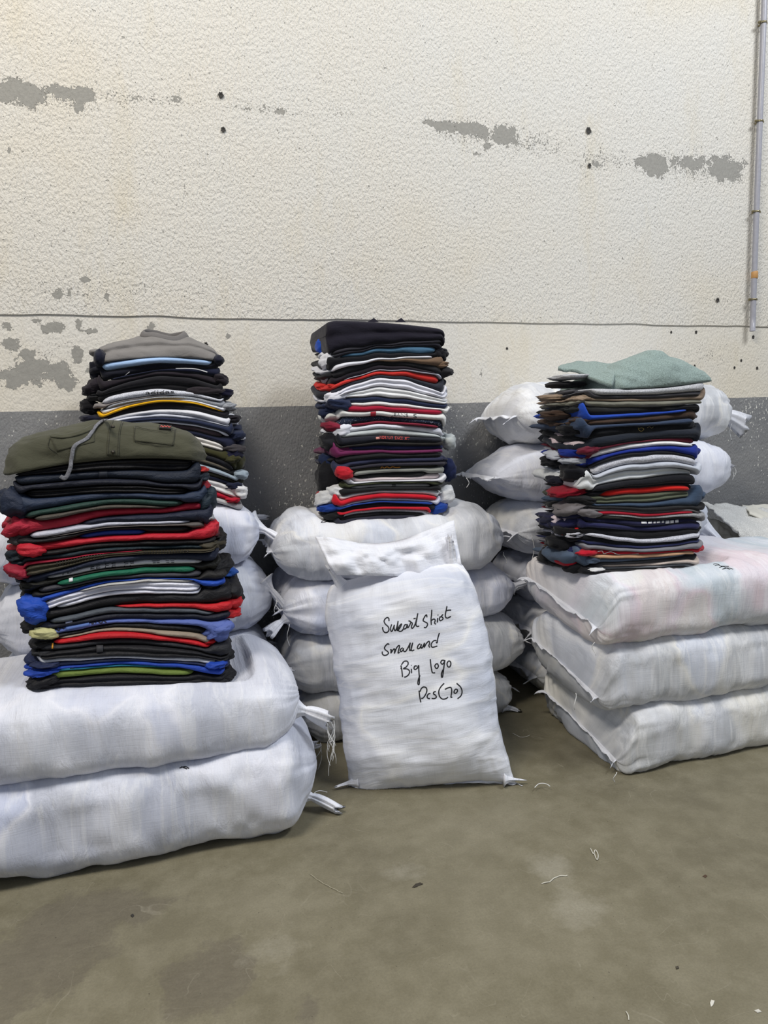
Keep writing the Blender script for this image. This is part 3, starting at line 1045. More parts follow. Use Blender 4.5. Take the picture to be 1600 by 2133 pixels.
def knot(par, pos, d, length=0.11, fan=0.035, neck=0.010, base=0.045, roll=0.0, seed=1, droop=0.3, threads=0, tl=0.1, flat=0.35, bvh=None):
    """gathered, tied corner of a sack with its loose tail"""
    d = np.array(d, float); d /= np.linalg.norm(d)
    if par.name in BAG_BVH:
        hn = BAG_BVH[par.name].find_nearest(Vector(pos))
        pos = np.array(hn[0])
    side = np.cross(d, [0, 0, 1.0]); side /= np.linalg.norm(side)+1e-9
    up = np.cross(side, d)
    s2 = side*math.cos(roll)+up*math.sin(roll)
    u2 = -side*math.sin(roll)+up*math.cos(roll)
    na, nb = 18, 28
    V = []
    for i in range(na):
        t = i/(na-1)
        if t < 0.4:
            r = base+(neck-base)*(t/0.4)**0.6
            fl = 1-(1-0.8)*(t/0.4)
        else:
            q = (t-0.4)/0.6
            r = neck+(fan-neck)*q**0.75
            fl = 0.8+(flat-0.8)*q
        c = np.array(pos)+d*(length*(t-0.22))+np.array([0, 0, -droop*length*max(0, t-0.35)**1.5])
        for k in range(nb):
            a = 2*math.pi*k/nb
            ruf = 1+0.22*math.sin(7*a+seed)*min(1, t*2)+0.12*math.sin(11*a+2*seed)*t
            tip = (0.35*length*0.3*math.sin(3*a+seed)) if i == na-1 else 0
            V.append(c+s2*(r*ruf*math.cos(a))+u2*(r*ruf*fl*math.sin(a))+d*tip)
    V = np.array(V)
    V[:, 2] = np.maximum(V[:, 2], 0.003)
    fs = grid_faces(na, nb, True)
    V = np.concatenate([V, [V[-nb:].mean(0)-d*0.02, V[:nb].mean(0)]])
    fs += [((na-1)*nb+k, (na-1)*nb+(k+1) % nb, na*nb) for k in range(nb)]
    fs += [((k+1) % nb, k, na*nb+1) for k in range(nb)]
    uv = np.array([(i/(na-1)*0.2, k/nb*0.2) for i in range(na) for k in range(nb)]+[(0.2, 0), (0, 0)])
    o = build('tied_corner', V, fs, MATS['sack_plain'], par, uv)
    rnd = random.Random(seed)
    end = np.array(pos)+d*(length*0.8)+np.array([0, 0, -droop*length*0.5])
    for k in range(threads):
        p0 = end+s2*rnd.uniform(-fan, fan)*0.8
        L = tl*rnd.uniform(0.5, 1.15)
        pts = [p0+np.array([0.012*math.sin(k+4*q), 0.008*math.sin(2*k+5*q)-0.006*q, -L*q]) for q in np.linspace(0, 1, 9)]
        tv, tf = tube(pts, 0.0011, 5)
        tv[:, 2] = np.maximum(tv[:, 2], 0.002)
        build('thread', tv, tf, plain('thread_white', 'd8d8d6', 0.8), o)
    return o
def string(par, p0, length, seed=0, r=0.0014):
    pts = [np.array(p0)+np.array([0.006*math.sin(seed+5*q), 0.004*math.sin(2*seed+4*q), -length*q]) for q in np.linspace(0, 1, 10)]
    tv, tf = tube(pts, r, 6)
    tv[:, 2] = np.maximum(tv[:, 2], 0.002)
    build('thread', tv, tf, plain('thread_white', 'd8d8d6', 0.8), par)

sack_mat('sack_plain', 1, 0.12)
cool = ('959cb2', 'b6bccf', 'e2e3ee', 'a7b1d0')
warm = ('8f9396', 'aeb1b4', 'e2dfd4', 'b2bac8')
pink = ('9cb0b7', 'b9bdc2', 'd6b9bf', 'dad3c4')
M_ = {k: sack_mat('sack_'+k, i+2, t, tn) for i, (k, t, tn) in enumerate((
    ('a', .6, cool), ('b', .5, cool), ('c', .75, warm), ('d', .8, warm), ('e', .6, pink), ('f', .65, warm), ('g', .75, cool), ('h', .55, warm), ('i', .6, cool)))}

G_LF = 'sacks stacked in front at the left'
G_LB = 'sacks piled against the wall at the left'
G_C = 'sacks piled against the wall in the middle'
G_RF = 'sacks stacked in front at the right'
G_RB = 'sacks piled against the wall at the right'
# --- left back pile (bottom to top)
bx = -0.13
LBb = []
for k, (zc, H, xo, w, lab) in enumerate((
        (0.105, 0.25, 0.02, 0.50, 'lowest white sack by the wall behind the front left sacks'),
        (0.33, 0.27, 0.00, 0.51, 'white sack second from floor in the wall pile at left'),
        (0.585, 0.31, 0.01, 0.52, 'white sack directly under the one carrying the back left stack'),
        (0.845, 0.28, -0.03, 0.53, 'topmost white sack by the wall carrying the back left stack'))):
    o, bv = sack('woven_sack', (bx+xo, 2.95, zc), 1.00, w, H, lab, G_LB, rot=0.02*(k-1), seed=11+k, support=[LBb[-1][1]] if LBb else None, dent=LB if k == 3 else None,
                 mat=M_['abig'[k]], R=0.14, n=2.8, pinch=(.4, .6), radial=0.02, wr=0.006, lump=0.017, seams=(-1, 1), flange=0.02, ears=0.05)
    LBb.append((o, bv))
knot(LBb[3][0], atY(530, 1100, 2.86), (0.8, -0.35, -0.35), 0.17, 0.040, 0.014, 0.06, 0.5, 3, 0.4)
knot(LBb[3][0], atY(528, 1078, 3.10), (1, 0.0, 0.05), 0.10, 0.022, 0.012, 0.03, 0.3, 8, 0.1)
knot(LBb[2][0], atY(556, 1225, 2.80), (0.5, -0.3, -0.6), 0.12, 0.025, 0.012, 0.05, 0.9, 4, 0.3, 2, 0.08)
# --- left front stack of sacks
o1, b1 = sack('woven_sack', (-0.135, 2.345, 0.150), 1.12, 0.60, 0.35, 'lower of the two big white sacks in the left foreground, on the floor', G_LF, rot=-0.02, seed=31, mat=M_['a'], nu=150, nt=110, seams=(-1,), radial=0.012, lump=0.018, n=3.4, R=0.15, pinch=(.2, .72))
o2, b2 = sack('woven_sack', (-0.155, 2.365, 0.390), 1.06, 0.60, 0.275, 'upper big white sack in the left foreground, under the jacket stack', G_LF, rot=0.0, seed=37, support=[b1], dent=LF, mat=M_['b'], nu=150, nt=110, seams=(-1,), radial=0.012, n=3.4, R=0.14, tilt=0.02, pinch=(.2, .66))
knot(o1, atY(655, 1672, 2.20), (0.9, -0.45, -0.12), 0.15, 0.032, 0.012, 0.07, 0.5, 5, 0.35, flat=0.4)
knot(o2, atY(622, 1478, 2.22), (0.9, -0.3, -0.22), 0.135, 0.042, 0.014, 0.07, 0.9, 9, 0.3, 9, 0.16, flat=0.4)
knot(o2, atY(590, 1388, 2.58), (0.7, 0.2, -0.1), 0.07, 0.022, 0.014, 0.04, 0.2, 2, 0.2)
knot(o1, atY(640, 1560, 2.5), (0.8, -0.1, 0.3), 0.10, 0.030, 0.014, 0.05, 0.7, 12, 0.3, 2, 0.1)
# --- centre pile
Cb = []
for k, (zc, H, x0, x1, y, w, lab) in enumerate((
        (0.085, 0.24, 0.45, 1.38, 2.92, 0.56, 'lowest white sack of the middle pile, on the floor behind leaning sack'),
        (0.30, 0.27, 0.42, 1.44, 2.93, 0.57, 'dirt-smudged white sack second from floor in the middle pile'),
        (0.535, 0.27, 0.41, 1.41, 2.92, 0.56, 'bluish white sack third from floor in the middle pile'),
        (0.765, 0.285, 0.39, 1.34, 2.91, 0.60, 'topmost white sack of the middle pile, carrying the middle stack'))):
    o, bv = sack('woven_sack', ((x0+x1)/2, y, zc), x1-x0, w, H, lab, G_C, rot=(0.03, -0.03, 0.02, -0.035)[k], seed=51+k*3, support=[Cb[-1][1]] if Cb else None, dent=CS if k == 3 else None,
                 mat=M_['cfgh'[k]], R=0.14, seams=(-1, 1), flange=0.018, ears=0.03, n=2.9, pinch=(.4, .35), radial=0.02, wr=0.006, lump=0.017)
    Cb.append((o, bv))
knot(Cb[2][0], atY(590, 1297, 2.74), (-0.8, -0.4, -0.25), 0.11, 0.026, 0.010, 0.045, 0.5, 6, 0.3)
string(Cb[2][0], atY(600, 1300, 2.70), 0.09, 2)
string(Cb[3][0], atY(573, 1250, 2.68), 0.05, 1)
string(Cb[3][0], atY(578, 1252, 2.68), 0.04, 3)
string(Cb[3][0], atY(1052, 1150, 2.68), 0.05, 4)
knot(Cb[2][0], atY(1082, 1215, 2.74), (0.8, -0.2, 0.3), 0.07, 0.022, 0.014, 0.035, 0.5, 16, 0.2)
knot(Cb[0][0], atY(1092, 1492, 2.66), (0.9, -0.3, -0.2), 0.07, 0.02, 0.012, 0.03, 0.5, 26, 0.2, 5, 0.05)
# --- right back pile
RBb = []
for k, (zc, H, x0, x1, y, w, lab) in enumerate((
        (0.10, 0.25, 1.55, 2.62, 2.97, 0.50, 'lowest white sack by the wall behind the front right sacks'),
        (0.315, 0.25, 1.53, 2.60, 2.97, 0.50, 'white sack second from floor in the wall pile at right'),
        (0.535, 0.26, 1.50, 2.62, 2.96, 0.50, 'white sack third from floor in the wall pile at right'),
        (0.765, 0.26, 1.44, 2.46, 2.96, 0.51, 'white sack fourth from floor beside loose pale garments'),
        (1.005, 0.29, 1.37, 2.62, 2.96, 0.52, 'white sack second from top of the right wall pile, pointed ends'),
        (1.265, 0.28, 1.45, 2.60, 2.97, 0.50, 'topmost white sack of the right wall pile with tied end'))):
    o, bv = sack('woven_sack', ((x0+x1)/2, y, zc), x1-x0, w, H, lab, G_RB, rot=(0, 0.02, -0.02, 0.02, -0.02, 0.015)[k], seed=81+k*3, support=[RBb[-1][1]] if RBb else None,
                 mat=M_['dcghif'[k]], R=0.16 if k != 4 else 0.30, q=2.0 if k != 4 else 1.7, seams=(-1, 1) if k < 4 else (-1,), flange=0.03, ears=0.05, n=2.7, pinch=(.25, .8), radial=0.02, wr=0.006, lump=0.016)
    RBb.append((o, bv))
knot(RBb[5][0], atY(1512, 866, 2.92), (0.95, -0.1, -0.08), 0.20, 0.050, 0.022, 0.07, 1.2, 7, 0.5, flat=0.25)
string(RBb[5][0], atY(1524, 882, 2.90), 0.10, 3)
knot(RBb[4][0], atY(1540, 952, 2.90), (0.95, -0.1, -0.1), 0.09, 0.014, 0.012, 0.05, 0.5, 14, 0.4, 2, 0.06)
string(RBb[3][0], atY(1110, 1115, 2.70), 0.11, 5)
string(RBb[4][0], atY(974, 995, 2.68), 0.04, 5)
knot(RBb[3][0], atY(1500, 1120, 2.74), (0.6, -0.35, -0.55), 0.20, 0.03, 0.035, 0.07, 0.3, 33, 0.2)
# --- right front stack of sacks
RFb = []
for k, (zc, H, x0, y, lab) in enumerate((
        (0.105, 0.28, 1.47, 2.34, 'lowest of three white sacks in the right foreground, on the floor'),
        (0.34, 0.29, 1.42, 2.345, 'middle of the three white sacks in the right foreground'),
        (0.585, 0.27, 1.40, 2.345, 'upper white sack with pinkish contents under the right stack'))):
    o, bv = sack('woven_sack', (x0+0.58, y, zc), 1.16, 0.61, H, lab, G_RF, rot=(0.015, -0.02, 0.0)[k], seed=101+k*5, support=[RFb[-1][1]] if RFb else None, dent=RS if k == 2 else None,
                 mat=M_['dce'[k]], nu=160, nt=110, R=0.06, q=2.2, seams=(-1, 1), flange=0.014, ears=0.028, n=3.8, lump=0.015, radial=0.012, wr=0.005, pinch=(.16, .2), tilt_l=(.05, .045, .05)[k], drop_l=(0.02, 0.03, 0.015)[k])
    RFb.append((o, bv))
string(RFb[2][0], atY(1238, 1338, 2.03), 0.045, 3)
string(RFb[1][0], atY(1198, 1445, 2.06), 0.055, 1)
string(RFb[0][0], atY(1281, 1608, 2.00), 0.04, 2)
# --- leaning sack
p_bot = (np.array(atZ(722, 1646, 0))+np.array(atZ(1078, 1650, 0)))/2
p_top = (np.array(atY(682, 1188, 2.40))+np.array(atY(954, 1182, 2.36)))/2
ax = p_top-p_bot
Ls = np.linalg.norm(ax)
ax /= Ls
wd = np.array(atZ(1078, 1650, 0))-np.array(atZ(722, 1646, 0))
wd -= ax*(wd@ax)
wd /= np.linalg.norm(wd)
nrm = np.cross(ax, wd)
Ml = Matrix([[ax[i], wd[i], nrm[i]] for i in range(3)])
def lean_shape(V, U, T):
    return V
front_n = nrm if nrm[1] < 0 else -nrm
ctr = (p_bot+p_top)/2-front_n*0.05+np.array([0, 0, 0.0])
ls, lbv = sack('woven_sack', ctr, Ls*0.985, 0.535, 0.25, 'white sack leaning upright in front of the middle pile, handwriting on it', None, M=Ml, seed=141, mat=sack_mat('sack_lean', 21, .62, ('a9b1c4', 'ccd0dc', 'f0f0ee', 'c3cbde'), bmp=0.45, px=6.5, py=4.5),
               nu=190, nt=150, R=0.17, q=1.8, waist=-0.03, ear=0.03, ear_r=-0.02, pinch=(-.13, .10), seams=(-1,), flange=0.010, ears=0.03, n=2.6, lump=0.014, wr=0.0045, radial=0.012)
# loose hem above the filled part
tl, tr = np.array(atY(655, 1118, 2.47)), np.array(atY(945, 1085, 2.44))
bl, br = np.array(atY(686, 1176, 2.395)), np.array(atY(960, 1172, 2.36))
rows = []
ss = np.linspace(0, 1, 60)
for t in np.linspace(-0.35, 1, 14):
    base = (bl*(1-t)+tl*t)[None]*(1-ss)[:, None]+(br*(1-t)+tr*t)[None]*ss[:, None]
    sag = -0.055*np.sin(ss*math.pi)**1.2*max(t, 0)*(0.75+0.5*n1(ss*3, 4))
    bul = 0.020*np.sin(ss*math.pi)*math.sin(max(t, 0)*math.pi)+0.020*fbm(np.stack([ss*9, ss*0+t*2.8, ss*0], -1), 77, 3)
    rows.append(base+np.array([0, 0, 1.0])*sag[:, None]+front_n*(bul+0.012-0.10*max(-t, 0))[:, None])
SV, SF = sheet(np.stack(rows, 0), 0.003)
uvs = np.concatenate([np.stack(np.meshgrid(np.linspace(0, .1, 14), ss*0.55, indexing='ij'), -1).reshape(-1, 2)]*2)
build('open_hem', SV, SF, MATS['sack_plain'], ls, uvs)
knot(ls, atY(950, 1130, 2.42), (-0.1, 0.0, 1), 0.13, 0.022, 0.018, 0.035, 0.2, 41, 0.0)
knot(ls, atY(672, 1140, 2.46), (-0.5, 0.0, 0.8), 0.10, 0.020, 0.018, 0.035, 0.2, 43, 0.0)
for px, py, dx in ((722, 1640, -1), (1072, 1645, 1)):
    q = np.array(atZ(px, py, 0.015))
    knot(ls, q, (dx*0.9, -0.35*dx*0.3-0.1, -0.05), 0.075, 0.004, 0.007, 0.026, 0.2, 44+dx, 0.1)
    e = q+np.array([dx*0.07, -0.01, 0])
    pts = catmull([e, e+np.array([dx*0.02, 0.01, 0.004]), e+np.array([dx*0.04, 0.005, 0.01]), e+np.array([dx*0.05, -0.015, 0.002])], 0.004)
    pts[:, 2] = np.clip(pts[:, 2], 0.002, 0.02)
    tv, tf = tube(pts, 0.0014, 6)
    build('thread', tv, tf, plain('thread_white', 'd8d8d6', 0.8), ls)

# ================================================================== FOLDED CLOTHES
def folded(name, S, i, o, seed):
    rnd = random.Random(seed)
    xa, xb = o['xa'], o['xb']
    w = xb-xa
    ncol = 44
    a = np.linspace(-1, 1, ncol)
    q = np.sign(a)*(1-(1-np.abs(a))**1.8)
    xs = (xa+xb)/2+w/2*q
    off = rnd.uniform(-0.009, 0.010) if 'd' not in o else o['d']/1000
    yf = S.yf+off+0.007*n1(xs*6, seed)+0.003*n1(xs*19, seed+1)
    rc = min(0.04, w*0.2)
    ed = np.clip((np.abs(xs-(xa+xb)/2)-(w/2-rc))/rc, 0, 1)
    yf = yf+rc*0.75*(1-np.sqrt(np.clip(1-ed**2, 0, 1)))
    # round the ends
    ee = np.clip((np.abs(xs-(xa+xb)/2)-(w/2-0.011))/0.011, 0, 1)
    shr = np.sqrt(np.clip(1-ee**2.2, 0.01, 1))
    nl = int(o.get('n', 1))
    tmid = float(np.polyval(S.co[i], S.xm)-np.polyval(S.co[i+1], S.xm))
    if nl == 1 and tmid > 0.03:
        nl = 2
    yb = S.yf+S.depth-rnd.uniform(0, 0.03)
    nfr = 9 if nl == 1 else 15
    loop = []
    ss = np.linspace(0, 1, nfr)
    T0 = zb_at(S, i, xs, yf)-zb_at(S, i+1, xs, yf)
    Rr = np.clip(T0*0.7, 0.004, 0.016)
    for s in ss:
        pr = abs(math.sin(nl*math.pi*s))**0.5 if nl > 1 else math.sin(math.pi*s)**0.5
        if nl > 1 and 0.06 < s < 0.94:
            pr = max(pr, 0.55)
        y = yf+Rr*(1-pr)
        loop.append((y, s))
    ups = [yf+0.02+(yb-yf-0.02)*t for t in (0.0, 0.12, 0.3, 0.6, 0.95)]
    cols = []
    for (y, s) in loop:
        cols.append((y, np.full(ncol, s)))
    for y in ups:
        cols.append((y, np.full(ncol, 1.0)))
    cols.append((np.full(ncol, yb), np.full(ncol, 0.5)))
    for y in reversed(ups):
        cols.append((y, np.full(ncol, 0.0)))
    P = np.zeros((ncol, len(cols), 3))
    for k, (y, s) in enumerate(cols):
        zt = zb_at(S, i, xs, y)-0.0004
        zl = zb_at(S, i+1, xs, y)+0.0004
        m = (zt+zl)/2
        h = (zt-zl)/2*shr*(1-0.10*ed)
        P[:, k, 0] = xs
        P[:, k, 1] = y
        P[:, k, 2] = m+h*(2*s-1)
    # ripples along the front fold
    rip = 0.0022*fbm(np.stack([P[..., 0]*14, P[..., 2]*60, P[..., 0]*0+seed], -1), seed, 2)
    P[:, :nfr, 1] += rip[:, :nfr]
    fs = grid_faces(ncol, len(cols), True)
    nb = len(cols)
    fs.append(tuple(range(nb-1, -1, -1)))
    fs.append(tuple((ncol-1)*nb+k for k in range(nb)))
    fs = [tuple(reversed(f)) for f in fs]
    V = P.reshape(-1, 3)
    ob = build(name, V, fs, fabric(o['hex'], o['cloth']))
    o['bvh'] = tri_bvh(V, fs)
    o['ob'] = ob
    o['V'] = V; o['fs'] = fs
    return ob
def sleeve(o, S, i, side, seed, hexc=None, out=0.028, drop=0.008, y0=None, y1=None, thick=None, name='sleeve'):
    """the tucked-in sleeve that bulges out of the side of a folded garment"""
    rnd = random.Random(seed*7+side)
    xe = o['xb'] if side > 0 else o['xa']
    y0 = S.yf+rnd.uniform(0.012, 0.04) if y0 is None else S.yf+y0
    y1 = S.yf+rnd.uniform(0.20, 0.33) if y1 is None else S.yf+y1
    na, nb = 16, 18
    zt = float(zb_at(S, i, xe, y0)); zl = float(zb_at(S, i+1, xe, y0))
    th = max(zt-zl, 0.014)*0.7 if thick is None else thick
    wd = 0.040+rnd.uniform(-0.006, 0.012)
    P = np.zeros((na, nb, 3))
    for a in range(na):
        t = a/(na-1)
        y = y0+(y1-y0)*t
        e = math.sqrt(max(1-abs(2*t-1)**3, 0.0004))
        zt = float(zb_at(S, i, xe, y)); zl = float(zb_at(S, i+1, xe, y))
        zc = (zt+zl)/2-drop*math.sin(math.pi*min(1, t*1.3))
        for b in range(nb):
            g = 2*math.pi*b/nb
            P[a, b] = (xe+side*(out-wd*0.75)+wd*e*math.cos(g)*1.0, y, zc+th*e*math.sin(g))
    d = fbm(P*np.array([30, 26, 40]), seed, 3)
    N = grid_normals(P, True)
    P = P+N*(0.007*d)[..., None]
    fs = grid_faces(na, nb, True)+[tuple(range(nb-1, -1, -1)), tuple((na-1)*nb+k for k in range(nb))]
    return build(name, P.reshape(-1, 3), fs, fabric(hexc or o['hex'], o['cloth']), o['ob'])
USED = {}
def make_stack(S, kind, cat, where, group, above, noun):
    n = len(S.items)
    for i, o in enumerate(S.items):
        ob = folded(kind, S, i, o, S.sd+i*13)
        up = S.items[i-1]['c'] if i else above
        dn = S.items[i+1]['c'] if i+1 < n else None
        lab = '%s folded %s below the %s one, %s' % (o['c'], noun, up, where) if up else '%s folded %s, first of the %s against the wall' % (o['c'], noun, where)
        assert lab not in USED, lab
        USED[lab] = 1
        if len(lab.replace('-', ' ').split()) > 16:
            print('LONG', lab)
        tag(ob, lab, cat, group)
        if o['SL']:
            sleeve(o, S, i, -1, S.sd+i*5)
        if o['SR']:
            sleeve(o, S, i, 1, S.sd+i*5+2)
make_stack(LF, 'folded_jacket', 'jacket', 'front left stack', 'folded jackets in the front left stack', 'olive', 'jacket')
make_stack(LB, 'folded_sweatshirt', 'sweatshirt', 'back left stack', 'folded sweatshirts in the back left stack', 'grey crewneck', 'sweatshirt')
make_stack(CS, 'folded_sweatshirt', 'sweatshirt', 'middle stack', 'folded sweatshirts in the middle stack', None, 'sweatshirt')
make_stack(RS, 'folded_sweatshirt', 'sweatshirt', 'right stack', 'folded sweatshirts in the right stack', 'sage green', 'sweatshirt')

# ================================================================== TOP GARMENTS
def mound(name, S, prof, slope, mat, y_off=0.0, depth=None, wrk=0.006, seed=5, pw=0.85, nx=90, crease=0.0):
    yf = S.yf+y_off
    yr = yf+slope
    depth = depth or S.depth
    pts = [atY(px, py, yr) for px, py in prof]
    X = np.array([p[0] for p in pts]); Zt = np.array([p[2] for p in pts])
    a = np.linspace(0, 1, nx)
    xs = X[0]+(X[-1]-X[0])*(0.5-0.5*np.cos(a*math.pi))
    zt = np.interp(xs, X, Zt)
    ker = np.exp(-np.linspace(-2, 2, 7)**2); ker /= ker.sum()
    zt[3:-3] = np.convolve(zt, ker, 'valid')
    phi = np.linspace(0, math.pi/2, 22)
    ex = np.abs(2*(xs-xs[0])/(xs[-1]-xs[0])-1)
    rnd_c = 0.06*np.clip((ex-0.8)/0.2, 0, 1)**2
    cols = []
    cols.append((yf+rnd_c+0.012, 0.0))
    for p in phi:
        sz_ = math.sin(p)**pw
        cols.append((yf+rnd_c+(slope-rnd_c)*(1-math.cos(p))**0.9+crease*math.exp(-((sz_-0.48)/0.09)**2), sz_))
    for t in (0.3, 0.65, 1.0):
        cols.append((yr+(yf+depth-yr)*t+0*xs, 1.0-0.55*t**1.5))
    cols.append((yf+depth+0*xs, 0.0))
    cols.append((yf+depth*0.5+0*xs, 0.0))
    P = np.zeros((nx, len(cols), 3))
    for k, (y, s) in enumerate(cols):
        zb = zb_at(S, 0, np.clip(xs, S.xl-0.02, S.xr+0.03), y)+0.0006
        T = np.maximum(zt-zb, 0.008)
        P[:, k, 0] = xs; P[:, k, 1] = y; P[:, k, 2] = zb+T*s
    N = grid_normals(P, True)
    if N[nx//2, 8]@np.array([0, -1, 0.5]) < 0:
        N = -N
    wf = np.zeros(len(cols)); wf[2:25] = 1; wf[1] = 0.3
    d = fbm(P*np.array([11, 14, 22]), seed, 3)+0.8*(1-np.abs(fbm(P*np.array([7, 9, 26])+np.array([0, 0, 1.0])*P[..., :1]*9, seed+4, 2)))
    P = P+N*(wrk*(d-0.3)*wf[None])[..., None]
    zb = zb_at(S, 0, np.clip(P[..., 0], S.xl-0.02, S.xr+0.03), P[..., 1])+0.0006
    P[..., 2] = np.maximum(P[..., 2], zb)
    V = P.reshape(-1, 3)
    nb = len(cols)
    fs = grid_faces(nx, nb, True)+[tuple(range(nb-1, -1, -1)), tuple((nx-1)*nb+k for k in range(nb))]
    ob = build(name, V, fs, mat)
    return ob, tri_bvh(V, fs)
def dec(name, vf, mat, par, smooth=True):
    if vf is None or len(vf[0]) == 0:
        print('no', name)
        return None
    return build(name, vf[0], vf[1], mat, par, smooth=smooth)
def c1(*pts):     # points read off the enlarged picture of the front left stack
    return [(x/2.963, 850+y/2.963) for x, y in pts]
def c1b(*pts):
    return [(x/2.963, 1140+y/2.963) for x, y in pts]

# --- olive jacket
ol = fabric('47473a', 'twill')
jk, jb = mound('folded_jacket', LF, [(15, 955), (19, 936), (42, 916), (85, 899), (135, 887), (190, 880), (240, 875), (300, 878), (350, 885), (394, 901), (418, 922), (427, 945)], 0.11, ol, -0.012, wrk=0.007, seed=3)
tag(jk, 'olive green folded work jacket with chest pockets topping the front left stack', 'jacket', 'folded jackets in the front left stack')
dk = fabric('33332a', 'twill')
gl = [(690, 84), (672, 150), (664, 220), (660, 300)]
gr = [(758, 88), (742, 150), (738, 220), (735, 300)]
gl, gr = catmull(gl, 12), catmull(gr, 12)
m = min(len(gl), len(gr))
G = np.array([[c1(tuple(gl[i]*(1-s)+gr[i]*s))[0] for s in np.linspace(0, 1, 6)] for i in range(m)])
pk = dec('placket', patch(G, jb, 0.003), ol, jk)
for off in (0.12, 0.88):
    dec('stitching', stroke([c1(tuple(gl[i]*(1-off)+gr[i]*off))[0] for i in range(m)], jb, 0.0008, 0.0006, 0.0032), dk, pk or jk)
for q in ((697, 122), (697, 272)):
    h = cast(jb, *c1(q)[0])
    if h:
        nrm2 = h[1] if h[1]@(CP-h[0]) > 0 else -h[1]
        b = tube([h[0]+nrm2*0.002, h[0]+nrm2*0.0065], 0.0055, 16)
        rim = tube([h[0]+nrm2*0.006, h[0]+nrm2*0.0072], 0.0040, 16)
        bt = dec('button', b, plain('button_dark', '201f1a', 0.4), jk)
        dec('button_rim', rim, plain('button_brown', '3b3529', 0.4), bt)
pg = quad_grid(c1((828, 118), (1085, 128), (1072, 232), (830, 205)), 10, 16)
pc = dec('pocket', patch(pg, jb, 0.0025), ol, jk)
dec('stitching', stroke(c1((835, 125), (830, 195), (862, 214), (1030, 235), (1068, 215), (1080, 135)), jb, 0.0009, 0.0007, 0.0028), dk, pc or jk)
top = catmull(np.array(c1((822, 95), (900, 92), (1000, 100), (1088, 122))), 4)
bot = catmull(np.array(c1((832, 128), (955, 156), (1040, 160), (1086, 150))), 4)
m = 18
ti = np.array([top[int(i*(len(top)-1)/(m-1))] for i in range(m)]); bi = np.array([bot[int(i*(len(bot)-1)/(m-1))] for i in range(m)])
G = np.array([ti*(1-t)+bi*t for t in np.linspace(0, 1, 6)])
pf = dec('pocket_flap', patch(G, jb, 0.0065), ol, jk)
dec('stitching', stroke([tuple(q) for q in bi-np.array([0, 1.6])], jb, 0.0008, 0.0007, 0.0068), dk, pf or jk)
lp = dec('label_patch', patch(quad_grid(c1((980, 121), (1056, 124), (1053, 146), (984, 141)), 3, 6), jb, 0.0095), plain('label_black', '15130f', 0.7), jk, False)
dec('lettering', stroke(c1((990, 133), (1000, 128), (1008, 137), (1016, 128), (1024, 136), (1032, 129), (1040, 138), (1048, 132)), jb, 0.0016, 0.0008, 0.0100, 0.7), plain('label_red', 'b8504a', 0.7), lp or jk)
# left pocket seams
dec('pocket', patch(quad_grid(c1((312, 185), (582, 118), (585, 210), (352, 268)), 10, 16), jb, 0.0022), ol, jk)
top = np.array(c1((310, 178), (400, 170), (490, 148), (580, 106))); bot = np.array(c1((315, 186), (405, 190), (500, 168), (583, 138)))
ti = catmull(top, 4); bi = catmull(bot, 4)
m = 16
ti = np.array([ti[int(i*(len(ti)-1)/(m-1))] for i in range(m)]); bi = np.array([bi[int(i*(len(bi)-1)/(m-1))] for i in range(m)])
dec('pocket_flap', patch(np.array([ti*(1-t)+bi*t for t in np.linspace(0, 1, 5)]), jb, 0.006), ol, jk)
dec('stitching', stroke(c1((310, 188), (302, 240), (352, 276)), jb, 0.0009, 0.0007, 0.0024), dk, jk)
# grey drawstring hanging over the front
pts = catmull(np.array(c1((655, 72), (600, 112), (540, 190), (462, 238), (446, 300), (432, 375), (402, 434), (372, 420))), 2.0)
P3, N3 = [], []
for x, y in pts:
    h = cast(jb, x, y)
    if h is not None and h[0][1] < LF.yf+0.13:
        n = h[1] if h[1]@(CP-h[0]) > 0 else -h[1]
        P3.append(h[0]+n*0.005); N3.append(n)
    else:
        P3.append(atY(x, y, LF.yf-0.022)); N3.append(np.array([0, -1.0, 0.1]))
P3 = np.array(P3); N3 = np.array(N3)
for _ in range(3):
    P3[1:-1] = (P3[:-2]+P3[1:-1]*2+P3[2:])/4
    N3[1:-1] = (N3[:-2]+N3[1:-1]*2+N3[2:])/4
dec('drawstring', tube(P3, 0.005, 8, (0.0055, 0.0016), N3), fabric('6f7076', 'heather'), jk)

# --- grey crewneck
gm = fabric('7b7876', 'knit')
cw, cb = mound('folded_sweatshirt', LB, [(204, 734), (208, 724), (238, 713), (290, 703), (325, 700), (360, 706), (392, 702), (420, 716), (442, 728), (451, 738)], 0.17, gm, -0.006, wrk=0.005, seed=12, pw=0.95, crease=0.02)
tag(cw, 'grey crewneck sweatshirt with dark cuffs topping the back left stack', 'sweatshirt', 'folded sweatshirts in the back left stack')
yc = LB.yf+0.125
xc = atY(343, 705, yc)[0]
th = np.linspace(0, 2*math.pi, 64, endpoint=False)
prof = [(0.006, -0.006), (0.007, 0.004), (0.004, 0.020), (-0.001, 0.028), (-0.005, 0.026), (-0.004, 0.010), (-0.002, -0.006)]
V = []
for a in th:
    x, y = xc+0.082*math.cos(a), yc+0.062*math.sin(a)
    h = cb.ray_cast(Vector((x, y, 3.0)), Vector((0, 0, -1)))
    zs = h[0].z if h[0] is not None else 1.57
    back = 0.5+0.5*math.sin(a)
    for r, z in prof:
        V.append((x+(r-z*0.25)*math.cos(a), y+(r-z*0.25)*math.sin(a)+0.006, zs+z*(0.6+0.25*back)+0.003*back))
n = len(prof)
fs = []
for k in range(64):
    for j in range(n):
        fs.append((k*n+j, k*n+(j+1) % n, ((k+1) % 64)*n+(j+1) % n, ((k+1) % 64)*n+j))
